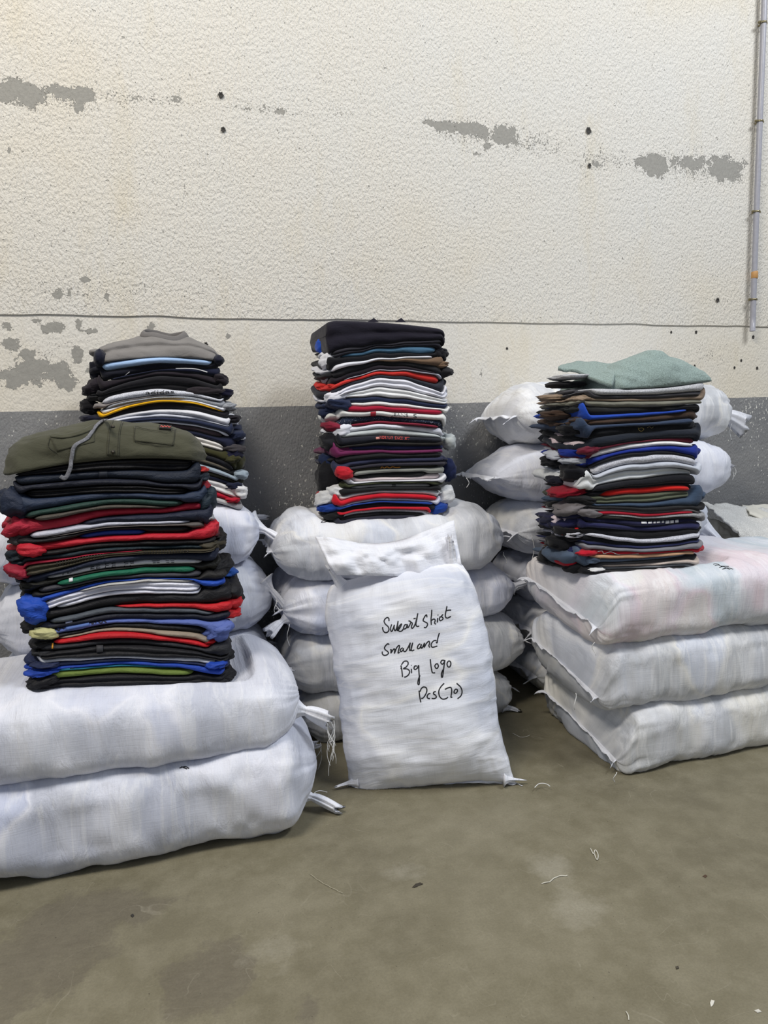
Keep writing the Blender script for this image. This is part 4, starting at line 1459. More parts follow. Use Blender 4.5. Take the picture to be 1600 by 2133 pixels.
build('collar', np.array(V), fs, fabric('6d6a69', 'knit'), cw)
LB0 = {'xa': atY(212, 745, LB.yf)[0], 'xb': atY(448, 745, LB.yf)[0], 'hex': '1b1d2c', 'cloth': 'knit', 'ob': cw}
def lump(par, c, r, seed, mat, name):
    u, v = np.meshgrid(np.linspace(0.02, math.pi-0.02, 14), np.linspace(0, 2*math.pi, 20, endpoint=False), indexing='ij')
    D = np.stack([np.sin(u)*np.cos(v), np.sin(u)*np.sin(v), np.cos(u)], -1)
    D = D*(1+0.16*fbm(D*2.6+seed, seed, 3))[..., None]
    P = np.array(c)+D*np.array(r)
    fs = grid_faces(14, 20, True)+[tuple(range(19, -1, -1)), tuple(13*20+k for k in range(20))]
    return build(name, P.reshape(-1, 3), fs, mat, par)
nv = fabric('1b1d2c', 'knit')
lump(cw, atY(209, 746, LB.yf+0.03), (0.022, 0.05, 0.032), 3, nv, 'cuff')
lump(cw, atY(453, 751, LB.yf+0.04), (0.024, 0.05, 0.022), 5, nv, 'cuff')
lump(cw, atY(199, 735, LB.yf+0.12), (0.022, 0.04, 0.014), 8, gm, 'sleeve')

# --- sage green top on the right stack
sg = fabric('83938f', 'heather')
sw, sb = mound('folded_sweatshirt', RS, [(1236, 806), (1245, 778), (1275, 760), (1310, 748), (1340, 733), (1358, 729), (1376, 742), (1402, 750), (1428, 768), (1448, 797)], 0.13, sg, -0.004, wrk=0.006, seed=21)
tag(sw, 'sage green rumpled sweatshirt topping the right stack', 'sweatshirt', 'folded sweatshirts in the right stack')
ctrl = [[(1168, 764, .30), (1200, 756, .30), (1250, 757, .22), (1285, 765, .15)], [(1163, 768, .26), (1195, 766, .24), (1245, 778, .12), (1280, 785, .03)], [(1180, 771, .24), (1205, 775, .18), (1245, 795, .05), (1275, 806, .0)]]
G = np.array([[atY(x, y, RS.yf+d) for x, y, d in r] for r in ctrl])
def refine(G, a, b):
    rows = [np.array(catmull(r, 0.004)) for r in G]
    rows = [np.stack([np.interp(np.linspace(0, 1, b), np.linspace(0, 1, len(r)), r[:, k]) for k in range(3)], -1) for r in rows]
    R_ = np.stack(rows, 0)
    out = np.zeros((a, b, 3))
    for j in range(b):
        c = catmull(R_[:, j], 0.004)
        out[:, j] = np.stack([np.interp(np.linspace(0, 1, a), np.linspace(0, 1, len(c)), c[:, k]) for k in range(3)], -1)
    return out
Gd = refine(G, 20, 40)
Gd = Gd+0.003*fbm(Gd*30, 4, 2)[..., None]
dec('sleeve', sheet(Gd, 0.012), sg, sw)

# --- details of the navy top of the middle stack
def item(S, c):
    return [o for o in S.items if o['c'] == c][0]
nt = item(CS, 'topmost blue black')
for px in (777, 834):
    b = [np.array(atY(px+dx, 671-dy, CS.yf+0.03+dd)) for dx, dy, dd in ((-12, 0, 0), (12, 0, 0), (2, 9, 0.01), (-12, 0, .03), (12, 0, .03), (2, 9, .02))]
    build('collar_tip', b, [(0, 1, 2), (5, 4, 3), (0, 3, 4, 1), (1, 4, 5, 2), (2, 5, 3, 0)], fabric('1d1b26', 'knit'), nt['ob'], smooth=False)
def c4(*p): return [(630+x/4.706, 650+y/4.706) for x, y in p]
def c5(*p): return [(630+x/4.706, 870+y/4.706) for x, y in p]
def c3(*p): return [(150+x/4.21, 670+y/4.21) for x, y in p]
def c6(*p): return [(1090+x/3.81, 720+y/3.81) for x, y in p]
def c7(*p): return [(1090+x/3.81, 950+y/3.81) for x, y in p]
def shift(o, pts, S):
    """keep a mark on its garment: slide it up or down until it meets the front fold"""
    out = []
    for x, y in pts:
        best = None
        for d in (0, 1, -1, 2, -2, 3, -3, 4, -4, 6, -6, 8, -8, 10, -10, 12, -12):
            h = cast(o['bvh'], x, y+d)
            if h is not None and h[0][1] < S.yf+0.05:
                best = d
                break
        out.append(best)
    v = [b for b in out if b is not None]
    if not v:
        return pts
    d = sorted(v)[len(v)//2]
    return [(x, y+d) for x, y in pts]
def span(o, x, S):
    """picture heights of the top and bottom of a garment's front at picture column x"""
    i = S.items.index(o)
    y = 0
    X = atY(x, 900, S.yf)[0]
    def proj(z):
        d = np.array([X, S.yf, z])-CP
        return 1066.5-F*(d@CU)/(d@CF)
    return proj(float(zb_at(S, i, X, S.yf))), proj(float(zb_at(S, i+1, X, S.yf)))
def text_item(S, c, body, x0, x1, hexc, lo=0.15, hi=0.9):
    o = item(S, c)
    a0, b0 = span(o, x0, S); a1, b1 = span(o, x1, S)
    cs = [(x0, a0+(b0-a0)*lo), (x1, a1+(b1-a1)*lo), (x1, a1+(b1-a1)*hi), (x0, a0+(b0-a0)*hi)]
    dec('lettering', text_on(body, cs, o['bvh']), plain('ink_'+hexc, hexc, 0.8), o['ob'], False)
def bar_item(S, c, x0, x1, hexc, lo=0.1, hi=0.9, name='tag', th=0.003):
    o = item(S, c)
    a0, b0 = span(o, x0, S); a1, b1 = span(o, x1, S)
    cs = [(x0, a0+(b0-a0)*lo), (x1, a1+(b1-a1)*lo), (x1, a1+(b1-a1)*hi), (x0, a0+(b0-a0)*hi)]
    dec(name, patch(quad_grid(cs, 4, max(3, int((x1-x0)/4))), o['bvh'], th), plain('trim_'+hexc, hexc, 0.7), o['ob'])
def line_item(S, c, fr, hexc, hw=0.0015, name='drawstring', hh=0.0015):
    o = item(S, c)
    pts = []
    for x, t in fr:
        a, b = span(o, x, S)
        pts.append((x, a+(b-a)*t))
    dec(name, stroke(pts, o['bvh'], hw, hh, 0.001), plain('trim_'+hexc, hexc, 0.8), o['ob'])
text_item(LB, 'pale grey lettered', 'adidas', 303, 363, '23242c', 0.1, 0.62)
text_item(CS, 'white lettered', 'JEANS', 815, 850, '15161c', 0.22, 0.92)
text_item(CS, 'white lettered', 'S', 861, 868, '15161c', 0.2, 0.85)
bar_item(CS, 'white lettered', 772, 783, '9e1c30', 0.2, 0.95)
text_item(CS, 'black red-lettered', 'NORWAY  SINCE 1877', 791, 853, 'd9504a', 0.12, 0.55)
bar_item(CS, 'black red-lettered', 783, 790, 'c9897f', 0.3, 0.6, 'logo')
line_item(CS, 'dark olive orange-scripted', [(793, .8), (796, .2), (800, .7), (806, .3), (812, .7), (818, .3), (824, .6), (834, .5)], 'c07c28', 0.0022, 'script_print', 0.0008)
bar_item(CS, 'grey tagged', 817, 824, '5d5d5c', 0.15, 0.85)
line_item(LB, 'navy white-corded', [(366, .15), (390, .25), (410, .4), (432, .7)], 'd4d4d6', 0.0022)
line_item(LB, 'blue black', [(258, .95), (264, .75), (270, .55)], 'c0c0c4', 0.0012)
o = item(LF, 'white monogram print')
for x in (130, 140, 188, 200, 218, 232, 258, 270, 316, 324, 344, 354, 405, 416):
    a, b = span(o, x, LF)
    a2, b2 = span(o, x+9, LF)
    cs = [(x, a+(b-a)*.15), (x+9, a2+(b2-a2)*.15), (x+9, a2+(b2-a2)*.85), (x, a+(b-a)*.85)]
    dec('lettering', text_on('F' if x % 4 else 'E', cs, o['bvh']), plain('ink_15161c', '15161c', 0.8), o['ob'], False)
h = cast(item(LF, 'navy button-front')['bvh'], *[(x, y) for x, y in [(213, 995)]][0])
bar_item(LF, 'navy button-front', 206, 224, '141b29', 0.05, 0.95, 'placket', 0.003)
bar_item(LF, 'grey black', 108, 111, 'c98a20', 0.1, 0.9, 'zip_pull')
bar_item(LF, 'grey black', 424, 428, 'c98a20', 0.1, 0.9, 'zip_pull')
bar_item(LF, 'black buckled', 201, 215, '2f2f33', 0.15, 0.5, 'buckle', 0.006)
bar_item(LF, 'plain white', 308, 322, '1b1b1f', 0.05, 0.95, 'buckle', 0.006)
bar_item(LF, 'inky navy', 137, 151, '8d93b0', 0.3, 0.7)
bar_item(LF, 'lime olive', 238, 247, '3c4429', 0.02, 0.98, 'zip')
bar_item(LF, 'lime olive', 396, 402, '3c4429', 0.02, 0.98, 'zip')
bar_item(LF, 'teal', 147, 153, '10303c', 0.02, 0.98, 'zip')
bar_item(LF, 'teal', 128, 146, '38a5c4', 0.1, 0.9, 'panel')
bar_item(LF, 'vivid blue', 262, 266, '0f1c44', 0.02, 0.98, 'zip')
bar_item(LF, 'dull navy', 266, 269, 'b9bcc4', 0.05, 0.95, 'zip')
bar_item(LF, 'charcoal', 239, 243, 'd6d6da', 0.05, 0.95, 'zip')
bar_item(LF, 'charcoal', 245, 248, 'd6d6da', 0.05, 0.95, 'zip')
bar_item(LF, 'emerald green', 144, 152, 'd6d6da', 0.05, 0.95, 'stripe')
bar_item(LF, 'emerald green', 122, 130, 'd6d6da', 0.05, 0.95, 'stripe')
bar_item(LF, 'jet black', 242, 248, 'a01c28', 0.4, 0.95, 'zip_pull')
bar_item(LF, 'lilac blue and yellow print', 75, 138, 'b9b684', 0.03, 0.97, 'panel', 0.004)
bar_item(LF, 'lilac blue and yellow print', 138, 186, '4f6aa8', 0.03, 0.97, 'panel', 0.004)
bar_item(LF, 'lilac blue and yellow print', 186, 232, 'aeab7c', 0.03, 0.97, 'panel', 0.004)
bar_item(LF, 'lilac blue and yellow print', 236, 282, '6f7d35', 0.03, 0.97, 'panel', 0.004)
bar_item(LF, 'lilac blue and yellow print', 282, 328, '4d426e', 0.03, 0.97, 'panel', 0.004)
for x0, x1 in ((80, 96), (100, 112), (116, 134), (144, 160), (164, 180), (190, 200), (204, 222)):
    line_item(LF, 'lilac blue and yellow print', [(x0, .35), ((x0+x1)/2-2, .75), ((x0+x1)/2+2, .3), (x1, .65)], '1c1c28', 0.0016, 'print_mark', 0.0008)
bar_item(LF, 'teal edged black', 40, 150, '14777a', 0.05, 0.55, 'trim')
bar_item(LF, 'white and black', 342, 346, '18181c', 0.05, 0.95, 'zip')
for x in range(118, 215, 6):
    bar_item(LF, 'olive elastic-waist', x, x+2, '24211a', 0.2, 0.9, 'gather')
for x in range(300, 395, 6):
    bar_item(LF, 'olive elastic-waist', x, x+2, '24211a', 0.2, 0.9, 'gather')
# right stack prints
line_item(RS, 'black embroidered', [(1329, .25), (1331, .6), (1336, .8), (1341, .5), (1337, .3), (1331, .35)], 'a08c50', 0.001, 'embroidery', 0.0008)
line_item(RS, 'black embroidered', [(1348, .35), (1353, .2), (1357, .45), (1361, .25)], '8c7c58', 0.001, 'embroidery', 0.0008)
bar_item(RS, 'slate printed', 1303, 1330, '4d1f2a', 0.35, 0.95, 'print_panel', 0.003)
bar_item(RS, 'slate printed', 1330, 1346, '9aa4a6', 0.35, 0.95, 'print_panel', 0.003)
bar_item(RS, 'slate printed', 1346, 1372, '4d1f2a', 0.35, 0.95, 'print_panel', 0.003)
bar_item(RS, 'cream printed black', 1252, 1322, 'b9ae98', 0.1, 0.9, 'print_panel', 0.003)
for x0, x1 in ((1336, 1347), (1350, 1358), (1361, 1366), (1368, 1375), (1378, 1383), (1386, 1394), (1396, 1403), (1406, 1413)):
    bar_item(RS, 'navy white-lettered', x0, x1, 'd8d8dc', 0.08, 0.42 if x0 < 1386 else 0.55, 'lettering', 0.002)
line_item(RS, 'red white-striped', [(1229, .3), (1232, .6), (1231, .9)], 'dcdcdc', 0.0016, 'stripe', 0.0008)
line_item(RS, 'red white-striped', [(1242, .4), (1254, .25), (1258, .7), (1272, .3), (1290, .75), (1330, .6)], 'dcdcdc', 0.0014, 'stripe', 0.0008)
bar_item(RS, 'black white-tailed', 1425, 1438, 'd6d6d6', 0.02, 0.98, 'hem', 0.004)

# --- sleeves and tails that hang out of the sides of the stacks
def o_mid(S):
    return {id(CS): 810, id(RS): 1340, id(LF): 250, id(LB): 340}[id(S)]
def blob(S, c, px, py, w, h, yo, seed, hexc=None, dr=0.05):
    o = item(S, c)
    p = np.array(atY(px, py, S.yf+yo))
    k = p[1]/math.cos(YAW)/F
    u, v = np.meshgrid(np.linspace(0.03, math.pi-0.03, 20), np.linspace(0, 2*math.pi, 26, endpoint=False), indexing='ij')
    D = np.stack([np.sin(u)*np.cos(v), np.sin(u)*np.sin(v), np.cos(u)], -1)
    D = np.sign(D)*np.abs(D)**0.85
    f = 0.20*fbm(D*1.9+seed, seed, 2)+0.16*(1-np.abs(fbm(D*np.array([2.2, 2.2, 4.0])+seed*1.3, seed+3, 2)))
    D = D*(0.9+f)[..., None]
    sx = 0.022 if px < o_mid(S) else -0.022
    P = p+np.array([sx*0.5, 0, 0])+D*np.array([w*k/2+0.010, dr, h*k/2*0.86])
    P[..., 2] += (P[..., 0]-p[0])*(0.25 if seed % 2 else -0.2)*min(1.0, h/40)*(h > 22)
    fs = grid_faces(20, 26, True)+[tuple(range(25, -1, -1)), tuple(19*26+q for q in range(26))]
    build('sleeve', P.reshape(-1, 3), fs, fabric(hexc or o['hex'], o['cloth']), o['ob'])
for k, (c, px, py, w, h, yo, hx, dr) in enumerate((
        ('thin blue black', 669, 722, 22, 34, .16, '1d4bb0', .05), ('white', 684, 752, 34, 40, .07, None, .05), ('white', 677, 742, 22, 26, .15, None, .05),
        ('pale grey', 682, 792, 24, 20, .12, 'b9c8d2', .05), ('tomato red', 672, 806, 26, 18, .14, None, .05), ('tomato red', 690, 806, 26, 16, .06, None, .04),
        ('slate charcoal', 682, 820, 30, 22, .10, '23233a', .05), ('cool white', 694, 828, 34, 28, .04, None, .04), ('navy', 700, 842, 44, 26, .03, None, .04), ('navy', 684, 856, 36, 34, .10, None, .05),
        ('burgundy', 690, 889, 40, 26, .06, None, .05), ('soft white', 707, 898, 26, 30, .03, None, .03), ('black red-lettered', 690, 924, 44, 44, .07, '1b1b20', .06),
        ('purple burgundy', 705, 938, 36, 18, .03, None, .03), ('soft black', 686, 960, 44, 34, .10, '1c2744', .05), ('soft black', 682, 992, 44, 80, .08, '17171a', .05),
        ('slate charcoal grey', 711, 985, 26, 30, .01, 'b3202c', .025), ('heavy white', 680, 1035, 44, 40, .08, None, .05), ('heavy white', 697, 1022, 34, 30, .05, None, .04),
        ('heavy white', 664, 1050, 18, 20, .12, None, .04), ('royal blue', 682, 1058, 46, 20, .06, None, .04), ('thin black', 692, 1072, 46, 22, .06, None, .05),
        ('pale grey green', 938, 920, 22, 40, .08, None, .04), ('heavy white', 932, 1030, 28, 42, .06, None, .04), ('slate navy', 938, 978, 20, 56, .10, '20284a', .05), ('dark charcoal', 932, 775, 24, 22, .04, None, .04),
        ('black', 918, 742, 18, 32, .05, None, .04), ('royal blue', 918, 1056, 30, 26, .05, None, .04), ('tan brown', 920, 760, 26, 18, .04, None, .04))):
    blob(CS, c, px, py, w, h, yo, 200+k, hx, dr)
for k, (c, px, py, w, h, yo, hx, dr) in enumerate((
        ('heather grey', 1178, 786, 56, 14, .20, None, .09), ('dark grey', 1172, 802, 60, 18, .22, '232226', .08), ('dark grey', 1190, 818, 60, 18, .16, None, .08), ('sand tan', 1160, 828, 74, 18, .20, None, .09), ('sand tan', 1200, 832, 40, 22, .08, None, .06),
        ('sage khaki', 1172, 842, 70, 16, .17, None, .09), ('black', 1195, 854, 60, 24, .10, '25282a', .07), ('cobalt blue', 1160, 852, 30, 12, .22, '1c2c70', .06), ('chocolate brown', 1160, 866, 70, 24, .17, None, .08), ('chocolate brown', 1206, 876, 44, 22, .06, None, .05),
        ('black embroidered', 1192, 896, 64, 30, .10, None, .08), ('white', 1172, 912, 44, 34, .18, 'd5c3c8', .07), ('white', 1200, 926, 40, 26, .09, 'd8c8cc', .05), ('burgundy', 1220, 938, 36, 24, .03, None, .04), ('royal blue', 1190, 944, 50, 24, .10, None, .07),
        ('ice grey', 1160, 946, 46, 26, .19, None, .07), ('ice grey', 1190, 960, 50, 22, .10, None, .06), ('jet black', 1150, 958, 40, 34, .22, None, .06), ('jet black', 1196, 988, 66, 52, .08, None, .06), ('soft white', 1170, 992, 34, 22, .18, None, .05),
        ('jet black', 1158, 1000, 36, 24, .18, '191a26', .05), ('bright red', 1180, 1022, 84, 30, .12, '8a1628', .08), ('soft black', 1205, 1040, 60, 26, .07, None, .06), ('taupe grey', 1190, 1056, 80, 36, .09, None, .07), ('taupe grey', 1222, 1068, 44, 24, .02, None, .03),
        ('navy white-lettered', 1150, 1082, 44, 30, .20, '1d1f33', .06), ('deep navy', 1180, 1086, 56, 26, .13, 'd6c8cf', .06), ('deep navy', 1190, 1100, 70, 26, .10, 'c22126', .06), ('matt black', 1186, 1108, 70, 30, .10, None, .07),
        ('ash grey', 1188, 1112, 40, 18, .07, None, .05), ('charcoal black', 1172, 1132, 74, 44, .13, None, .07), ('dull navy', 1196, 1142, 50, 24, .08, None, .05), ('red white-striped', 1182, 1166, 64, 36, .12, None, .06), ('red white-striped', 1215, 1150, 40, 20, .03, None, .04),
        ('inky black', 1142, 1162, 36, 36, .22, None, .06), ('inky black', 1198, 1178, 54, 30, .08, None, .05), ('black white-tailed', 1232, 1186, 34, 12, .02, 'd6d6d6', .03), ('denim blue', 1224, 1166, 30, 18, .03, None, .03), ('charcoal black', 1140, 1148, 22, 20, .22, None, .04))):
    blob(RS, c, px, py, w, h, yo, 300+k, hx, dr)
for k, (c, px, py, w, h, yo, hx, dr) in enumerate((
        ('slate navy', 25, 1048, 44, 66, .05, '1b2438', .06), ('crimson', 36, 1098, 44, 40, .06, None, .06), ('taupe', 42, 1122, 40, 30, .06, '403d3d', .05), ('crimson', 26, 1106, 16, 30, .10, '9c9ca4', .03), ('bright red', 58, 1144, 36, 28, .02, None, .04),
        ('teal edged black', 40, 1152, 40, 34, .08, '14202a', .06), ('deep crimson', 36, 1186, 36, 34, .06, None, .06), ('dusky navy', 66, 1202, 38, 18, .05, None, .04), ('olive trimmed black', 72, 1214, 44, 16, .05, None, .04), ('brownish black', 74, 1248, 44, 20, .05, '2a2828', .04),
        ('royal blue', 64, 1268, 40, 56, .03, None, .05), ('inky navy', 68, 1300, 40, 32, .06, '101014', .05), ('lilac blue and yellow print', 84, 1318, 34, 26, .01, 'b9b684', .03), ('matt black', 84, 1340, 32, 16, .04, None, .04), ('grey black', 86, 1356, 36, 16, .04, None, .04),
        ('vivid blue', 80, 1398, 44, 18, .02, None, .04), ('dull navy', 90, 1382, 44, 14, .02, None, .04), ('bottom black', 84, 1416, 44, 26, .02, None, .04),
        ('navy button-front', 424, 978, 18, 14, .06, 'a8231f', .04), ('navy button-front', 424, 992, 22, 22, .06, '1a2430', .05), ('midnight navy', 428, 1014, 18, 40, .08, '8e1a2a', .04), ('slate navy', 438, 1040, 26, 56, .06, '1c2a36', .05), ('white and black', 432, 1076, 30, 26, .06, 'a9a9ac', .05),
        ('bright red', 440, 1100, 30, 40, .05, None, .05), ('plain black', 444, 1110, 22, 24, .09, '451822', .05), ('jet black', 452, 1130, 34, 40, .10, None, .06), ('olive elastic-waist', 440, 1134, 34, 26, .05, None, .05), ('brownish black', 462, 1176, 40, 46, .12, '131317', .07),
        ('royal blue', 468, 1188, 44, 26, .16, '1c4c9a', .05), ('olive trimmed black', 448, 1212, 40, 30, .08, '131317', .06), ('soft black', 468, 1222, 44, 36, .10, None, .07), ('soft black', 482, 1246, 48, 36, .14, '0f0f12', .06), ('scarlet', 478, 1272, 46, 26, .08, None, .05),
        ('lilac blue and yellow print', 462, 1306, 46, 32, .04, None, .05), ('matt black', 462, 1332, 36, 24, .10, '17171a', .05), ('pillar-box red', 442, 1330, 18, 22, .05, None, .04), ('black buckled', 462, 1356, 46, 40, .08, None, .06), ('vivid blue', 456, 1380, 30, 18, .02, None, .04), ('bottom black', 474, 1398, 30, 36, .06, None, .05))):
    blob(LF, c, px, py, w, h, yo, 400+k, hx, dr)
for k, (c, px, py, w, h, yo, hx, dr) in enumerate((
        ('blue black', 198, 775, 22, 44, .10, None, .05), ('plum black', 188, 812, 26, 26, .08, None, .05), ('plum black', 462, 792, 26, 30, .06, None, .05), ('soft black', 470, 820, 28, 22, .08, '1c1b30', .05), ('black', 182, 848, 26, 30, .10, None, .05),
        ('charcoal black', 190, 872, 36, 16, .06, '191a2a', .05), ('soft black', 432, 814, 60, 18, .012, '2d282c', .022), ('mid grey', 480, 848, 24, 18, .05, None, .05), ('charcoal black', 490, 872, 22, 18, .06, None, .05), ('navy', 498, 906, 24, 24, .06, None, .05),
        ('thin white', 504, 912, 12, 12, .08, None, .04), ('dark navy', 490, 944, 30, 34, .05, '1f2036', .05), ('mauve brown', 492, 934, 34, 20, .04, '3a373a', .04), ('olive', 488, 955, 24, 20, .04, None, .05), ('pale blue', 506, 988, 20, 22, .05, None, .05),
        ('inky navy', 490, 1012, 24, 20, .03, None, .04), ('crumpled white', 502, 1024, 24, 34, .04, None, .05), ('crimson', 490, 1040, 20, 12, .02, None, .04))):
    blob(LB, c, px, py, w, h, yo, 500+k, hx, dr)

# ================================================================== HANDWRITING AND MARKS ON THE SACKS
def hw(*p): return [(760+x/6.667, 1230+y/6.667) for x, y in p]
def h2(*p): return [(790+x/10, 1260+y/10) for x, y in p]
WR = [h2((205, 335), (200, 280), (165, 262), (120, 295), (102, 345), (130, 400), (185, 450), (205, 510), (180, 560), (130, 575), (90, 545), (72, 490), (75, 460)),
      h2((260, 405), (240, 480), (248, 545), (275, 535), (315, 420), (310, 480), (330, 535), (360, 490), (395, 335)), h2((395, 335), (385, 430), (375, 540)),
      h2((378, 535), (430, 480), (470, 400), (455, 400), (420, 440), (400, 510), (420, 548), (470, 540), (510, 490)),
      h2((575, 410), (535, 415), (510, 470), (525, 500), (560, 480), (590, 410), (585, 460), (605, 468), (645, 400), (655, 350), (612, 328)),
      h2((655, 350), (690, 385), (672, 450), (688, 487), (730, 440), (770, 330), (805, 175)), h2((805, 175), (785, 290), (765, 400), (785, 445), (835, 440)), h2((715, 285), (760, 278)),
      h2((995, 255), (985, 205), (950, 240), (915, 320), (950, 350), (1000, 380), (1005, 420), (970, 470), (930, 465)),
      h2((1095, 100), (1090, 200), (1080, 300), (1085, 415)), h2((1080, 330), (1130, 295), (1165, 310), (1155, 380), (1185, 400)),
      h2((1220, 270), (1210, 365)), h2((1218, 205), (1232, 212)),
      h2((1270, 240), (1255, 290), (1270, 325), (1310, 310), (1330, 275), (1300, 245), (1280, 250), (1330, 195)),
      h2((1412, 25), (1395, 110), (1378, 200), (1385, 255), (1420, 272), (1460, 255), (1495, 235)), h2((1400, 118), (1450, 108), (1497, 108)),
      h2((210, 825), (180, 808), (140, 840), (110, 890), (125, 930), (170, 965), (195, 1000), (160, 1040), (105, 1050), (68, 1020), (65, 970)),
      h2((230, 940), (252, 930), (245, 1000), (300, 920), (325, 925), (318, 1005), (360, 900), (405, 845), (425, 860), (405, 940), (395, 1000), (430, 985)),
      h2((490, 890), (450, 920), (440, 960), (465, 970), (500, 930), (508, 900), (505, 950), (545, 970), (600, 890), (650, 785)),
      h2((650, 785), (635, 870), (635, 945), (662, 930), (700, 785)), h2((700, 785), (670, 880), (672, 945), (695, 952), (730, 935)),
      h2((855, 810), (820, 830), (795, 885), (810, 912), (850, 890), (880, 820), (870, 870), (890, 900), (930, 820), (945, 790)),
      h2((945, 790), (935, 880), (985, 800), (1035, 755), (1050, 790), (1035, 850), (1055, 885)),
      h2((1195, 740), (1140, 745), (1090, 800), (1085, 855), (1110, 880), (1165, 870), (1210, 855)), h2((1255, 580), (1225, 680), (1205, 790), (1185, 770)),
      hw((503, 1040), (515, 1110), (524, 1200)), hw((510, 1032), (545, 985), (590, 983), (602, 1020), (575, 1060), (538, 1085), (590, 1090), (622, 1120), (610, 1165), (575, 1195), (548, 1202)),
      hw((497, 1060), (512, 1052)), hw((497, 1085), (514, 1076)), hw((646, 1085), (650, 1147)), hw((643, 1038), (650, 1042)),
      hw((722, 1048), (695, 1048), (683, 1080), (700, 1097), (730, 1075), (747, 1040), (750, 1110), (757, 1200), (757, 1290), (745, 1307), (736, 1282), (748, 1222), (767, 1178)),
      hw((910, 953), (920, 1050), (935, 1130), (955, 1143), (977, 1140)),
      hw((990, 1018), (973, 1045), (985, 1075), (1005, 1080), (1022, 1050), (1010, 1018), (990, 1018)),
      hw((1102, 968), (1070, 970), (1056, 1000), (1075, 1022), (1100, 1000), (1112, 968), (1100, 1050), (1087, 1150), (1080, 1197), (1067, 1200), (1066, 1150), (1085, 1098)),
      hw((1162, 978), (1143, 1010), (1150, 1050), (1175, 1062), (1194, 1030), (1190, 990), (1163, 975)),
      hw((753, 1388), (762, 1470), (777, 1552)), hw((768, 1402), (785, 1360), (815, 1338), (852, 1350), (862, 1390), (845, 1440), (810, 1490), (783, 1497)),
      hw((912, 1430), (885, 1435), (866, 1465), (875, 1495), (907, 1502)), hw((987, 1403), (960, 1410), (955, 1435), (985, 1455), (992, 1485), (965, 1500), (928, 1498)),
      hw((1102, 1288), (1055, 1340), (1028, 1400), (1040, 1470), (1080, 1507), (1130, 1500), (1155, 1478)),
      hw((1113, 1372), (1160, 1350), (1197, 1348), (1207, 1400), (1196, 1480), (1215, 1478)),
      hw((1250, 1378), (1238, 1410), (1255, 1427), (1280, 1410), (1287, 1380), (1265, 1368), (1250, 1378)),
      hw((1275, 1288), (1330, 1340), (1350, 1400), (1335, 1460), (1288, 1502))]
ink = plain('marker_ink', '10131a', 0.6)
LINES = {}
for w in WR:
    my = np.mean([q[1] for q in w])
    ln_ = sum(my > t for t in (1318, 1370, 1422))
    LINES.setdefault(ln_*2+(ln_ == 2 and np.mean([q[0] for q in w]) > 885), []).append(w)
for k in sorted(LINES):
    V, fs = merge([q for q in (stroke(w, lbv, 0.0020, 0.0005, 0.0007, 0.8) for w in LINES[k]) if q is not None])
    hwr = build('handwriting', V, fs, ink, ls)
    hwr['label'] = 'black marker handwriting'
def marks(lines, bv, par, hwid=0.0016):
    q = [s for s in (stroke(w, bv, hwid, 0.0005, 0.0008, 0.8) for w in lines) if s is not None]
    if q:
        V, fs = merge(q)
        build('handwriting', V, fs, ink, par)
def m8(*p): return [(640+x/4.444, 1050+y/4.444) for x, y in p]
marks([m8((150, 150), (185, 140), (205, 145), (165, 168), (130, 172), (140, 160)), m8((175, 150), (240, 152), (235, 165), (200, 168)), m8((185, 150), (215, 140), (240, 140))], Cb[3][1], Cb[3][0])
def m9(*p): return [(1450+x/9.69, 1000+y/9.69) for x, y in p]
marks([m9((350, 1700), (400, 1690), (450, 1700), (500, 1735), (560, 1740), (660, 1745)), m9((470, 1765), (540, 1745), (600, 1770), (690, 1808)), m9((530, 1800), (640, 1775), (750, 1800)), m9((380, 1725), (440, 1715), (490, 1730))], RFb[2][1], RFb[2][0])
marks([[(374, 1600), (386, 1597), (394, 1601)], [(378, 1597), (390, 1602)]], b1, o1)

# ================================================================== LOOSE GARMENTS AT THE RIGHT
def drape(name, ctrl, mat, label, a=46, b=46, th=0.006, amp=0.012, seed=1, fr=(9, 9, 9)):
    G = np.array([[atY(x, y, Y_) for x, y, Y_ in r] for r in ctrl])
    P = refine(G, a, b)
    N = grid_normals(P)
    d = fbm(P*np.array(fr), seed, 3)+0.6*(1-np.abs(fbm(P*np.array([22, 12, 8]), seed+3, 2)))
    P = P+N*(amp*(d-0.3))[..., None]
    V, fs = sheet(P, th)
    o = build(name, V, fs, mat)
    return tag(o, label, 'garment', 'loose garments at the right edge')
pale = fabric('cbcbc8', 'heather')
drape('crumpled_garment', [[(1455, 1052, 3.12), (1500, 1046, 3.12), (1545, 1056, 3.12), (1620, 1068, 3.12)], [(1478, 1062, 2.98), (1520, 1072, 2.98), (1565, 1085, 2.98), (1640, 1100, 2.98)],
                           [(1490, 1078, 2.88), (1535, 1100, 2.86), (1580, 1115, 2.84), (1650, 1130, 2.84)], [(1535, 1105, 2.84), (1556, 1130, 2.82), (1600, 1150, 2.80), (1655, 1165, 2.80)],
                           [(1560, 1165, 2.82), (1572, 1185, 2.80), (1605, 1200, 2.78), (1660, 1210, 2.78)]], pale, 'pale grey crumpled garment draped over the sacks at right edge', seed=5, amp=0.018)
drape('crumpled_garment', [[(1470, 1080, 2.98), (1510, 1090, 2.96), (1560, 1110, 2.94)], [(1480, 1125, 2.92), (1525, 1130, 2.91), (1570, 1150, 2.90)], [(1488, 1160, 2.89), (1530, 1172, 2.88), (1575, 1190, 2.87)], [(1490, 1205, 2.88), (1530, 1215, 2.87), (1575, 1225, 2.86)]],
      fabric('b4b1a8', 'knit'), 'grey beige folded garment peeping out beneath the pale crumpled one', seed=9, amp=0.016, fr=(20, 16, 26))
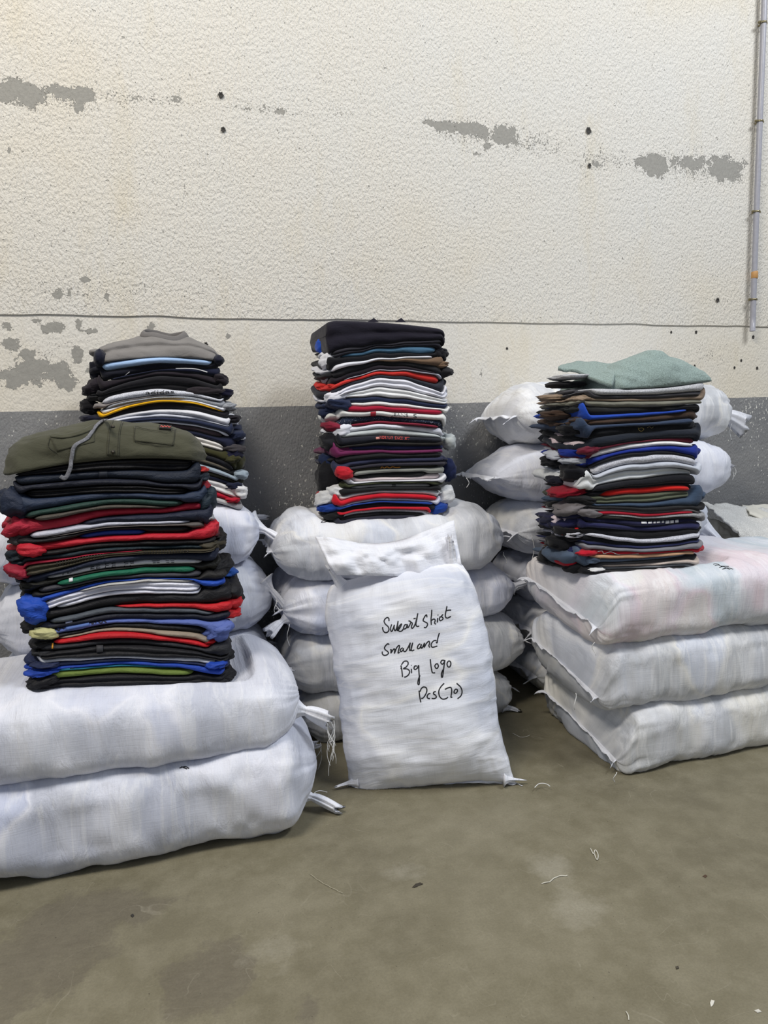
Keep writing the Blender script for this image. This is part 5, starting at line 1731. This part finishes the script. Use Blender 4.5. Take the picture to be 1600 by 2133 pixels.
drape('crumpled_garment', [[(1545, 1054, 3.16), (1580, 1050, 3.16), (1640, 1052, 3.16)], [(1555, 1062, 3.08), (1590, 1070, 3.07), (1650, 1080, 3.06)], [(1562, 1070, 3.02), (1595, 1086, 3.0), (1655, 1096, 3.0)]],
      fabric('d6d3c8', 'knit'), 'off-white cloth lying behind the pale crumpled garment by the wall', seed=15, amp=0.008)

# ================================================================== LITTER ON THE FLOOR
def scrap(name, pts, r, hexc, label, cat='thread'):
    P = np.array([atZ(x, y, 0.0) for x, y in catmull(np.array(pts, float), 2.0)])
    P[:, 2] = r+0.002*np.abs(np.sin(np.arange(len(P))*0.35))
    v, f = tube(P, r, 6)
    return tag(build(name, v, f, plain('scrap_'+hexc, hexc, 0.8)), label, cat, 'litter on the floor')
scrap('thread_scrap', [(1128, 1842), (1145, 1838), (1160, 1828), (1182, 1825)], 0.0013, 'cfccbf', 'pale curved thread on the floor right of centre')
scrap('thread_scrap', [(1230, 1768), (1236, 1780), (1240, 1772), (1246, 1782), (1244, 1793), (1238, 1780)], 0.0013, 'd6d3c8', 'tangled white thread on the floor before the right sacks')
scrap('thread_scrap', [(646, 1822), (668, 1838), (690, 1850), (714, 1862)], 0.0008, 'aaa48f', 'long faint thread on the floor before the leaning sack')
scrap('thread_scrap', [(1068, 1528), (1078, 1534), (1092, 1537), (1104, 1532)], 0.0012, 'd0cdc2', 'thin white thread on the floor between middle and right sacks')
scrap('thread_scrap', [(1304, 2108), (1309, 2118), (1310, 2126)], 0.0012, 'cfccbf', 'short pale thread at the bottom of the floor view')
def chip(pts, hexc, label, cat, h=0.003):
    c = np.mean([atZ(x, y, 0) for x, y in pts], axis=0)
    n = len(pts)
    V = [tuple(np.array(atZ(x, y, 0))+np.array([0, 0, 0.0008])) for x, y in pts]+[tuple(np.array(atZ(x, y, 0))*0.9+c*0.1+np.array([0, 0, h*(0.6+0.4*math.sin(x))])) for x, y in pts]
    fs = [tuple(range(n-1, -1, -1)), tuple(range(n, 2*n))]+[(k, (k+1) % n, n+(k+1) % n, n+k) for k in range(n)]
    tag(build('floor_scrap', V, fs, plain('scrap_'+hexc, hexc, 0.8), smooth=False), label, cat, 'litter on the floor')
chip([(858, 1849), (866, 1841), (876, 1839), (882, 1842), (872, 1846), (863, 1850)], '3a342a', 'dark brown leaf scrap on the floor in the middle', 'scrap')
chip([(1479, 2090), (1482, 2083), (1489, 2085), (1486, 2094), (1481, 2098)], 'cfccc2', 'white paint flake on the floor at lower right', 'scrap')
chip([(1463, 1826), (1469, 1822), (1474, 1825), (1470, 1829)], '4d3a2a', 'small rusty brown crumb on the floor at right', 'scrap')
chip([(272, 1908), (277, 1904), (280, 1908), (276, 1912)], '2f2c28', 'small dark crumb on the stained floor at left', 'scrap')
chip([(1571, 2106), (1580, 2103), (1587, 2108), (1578, 2111)], 'c9c6bc', 'white flake in the bottom right corner of the floor', 'scrap')
chip([(1407, 2014), (1413, 2012), (1415, 2018), (1409, 2020)], '4a453a', 'dark speck on the floor at lower right', 'scrap')
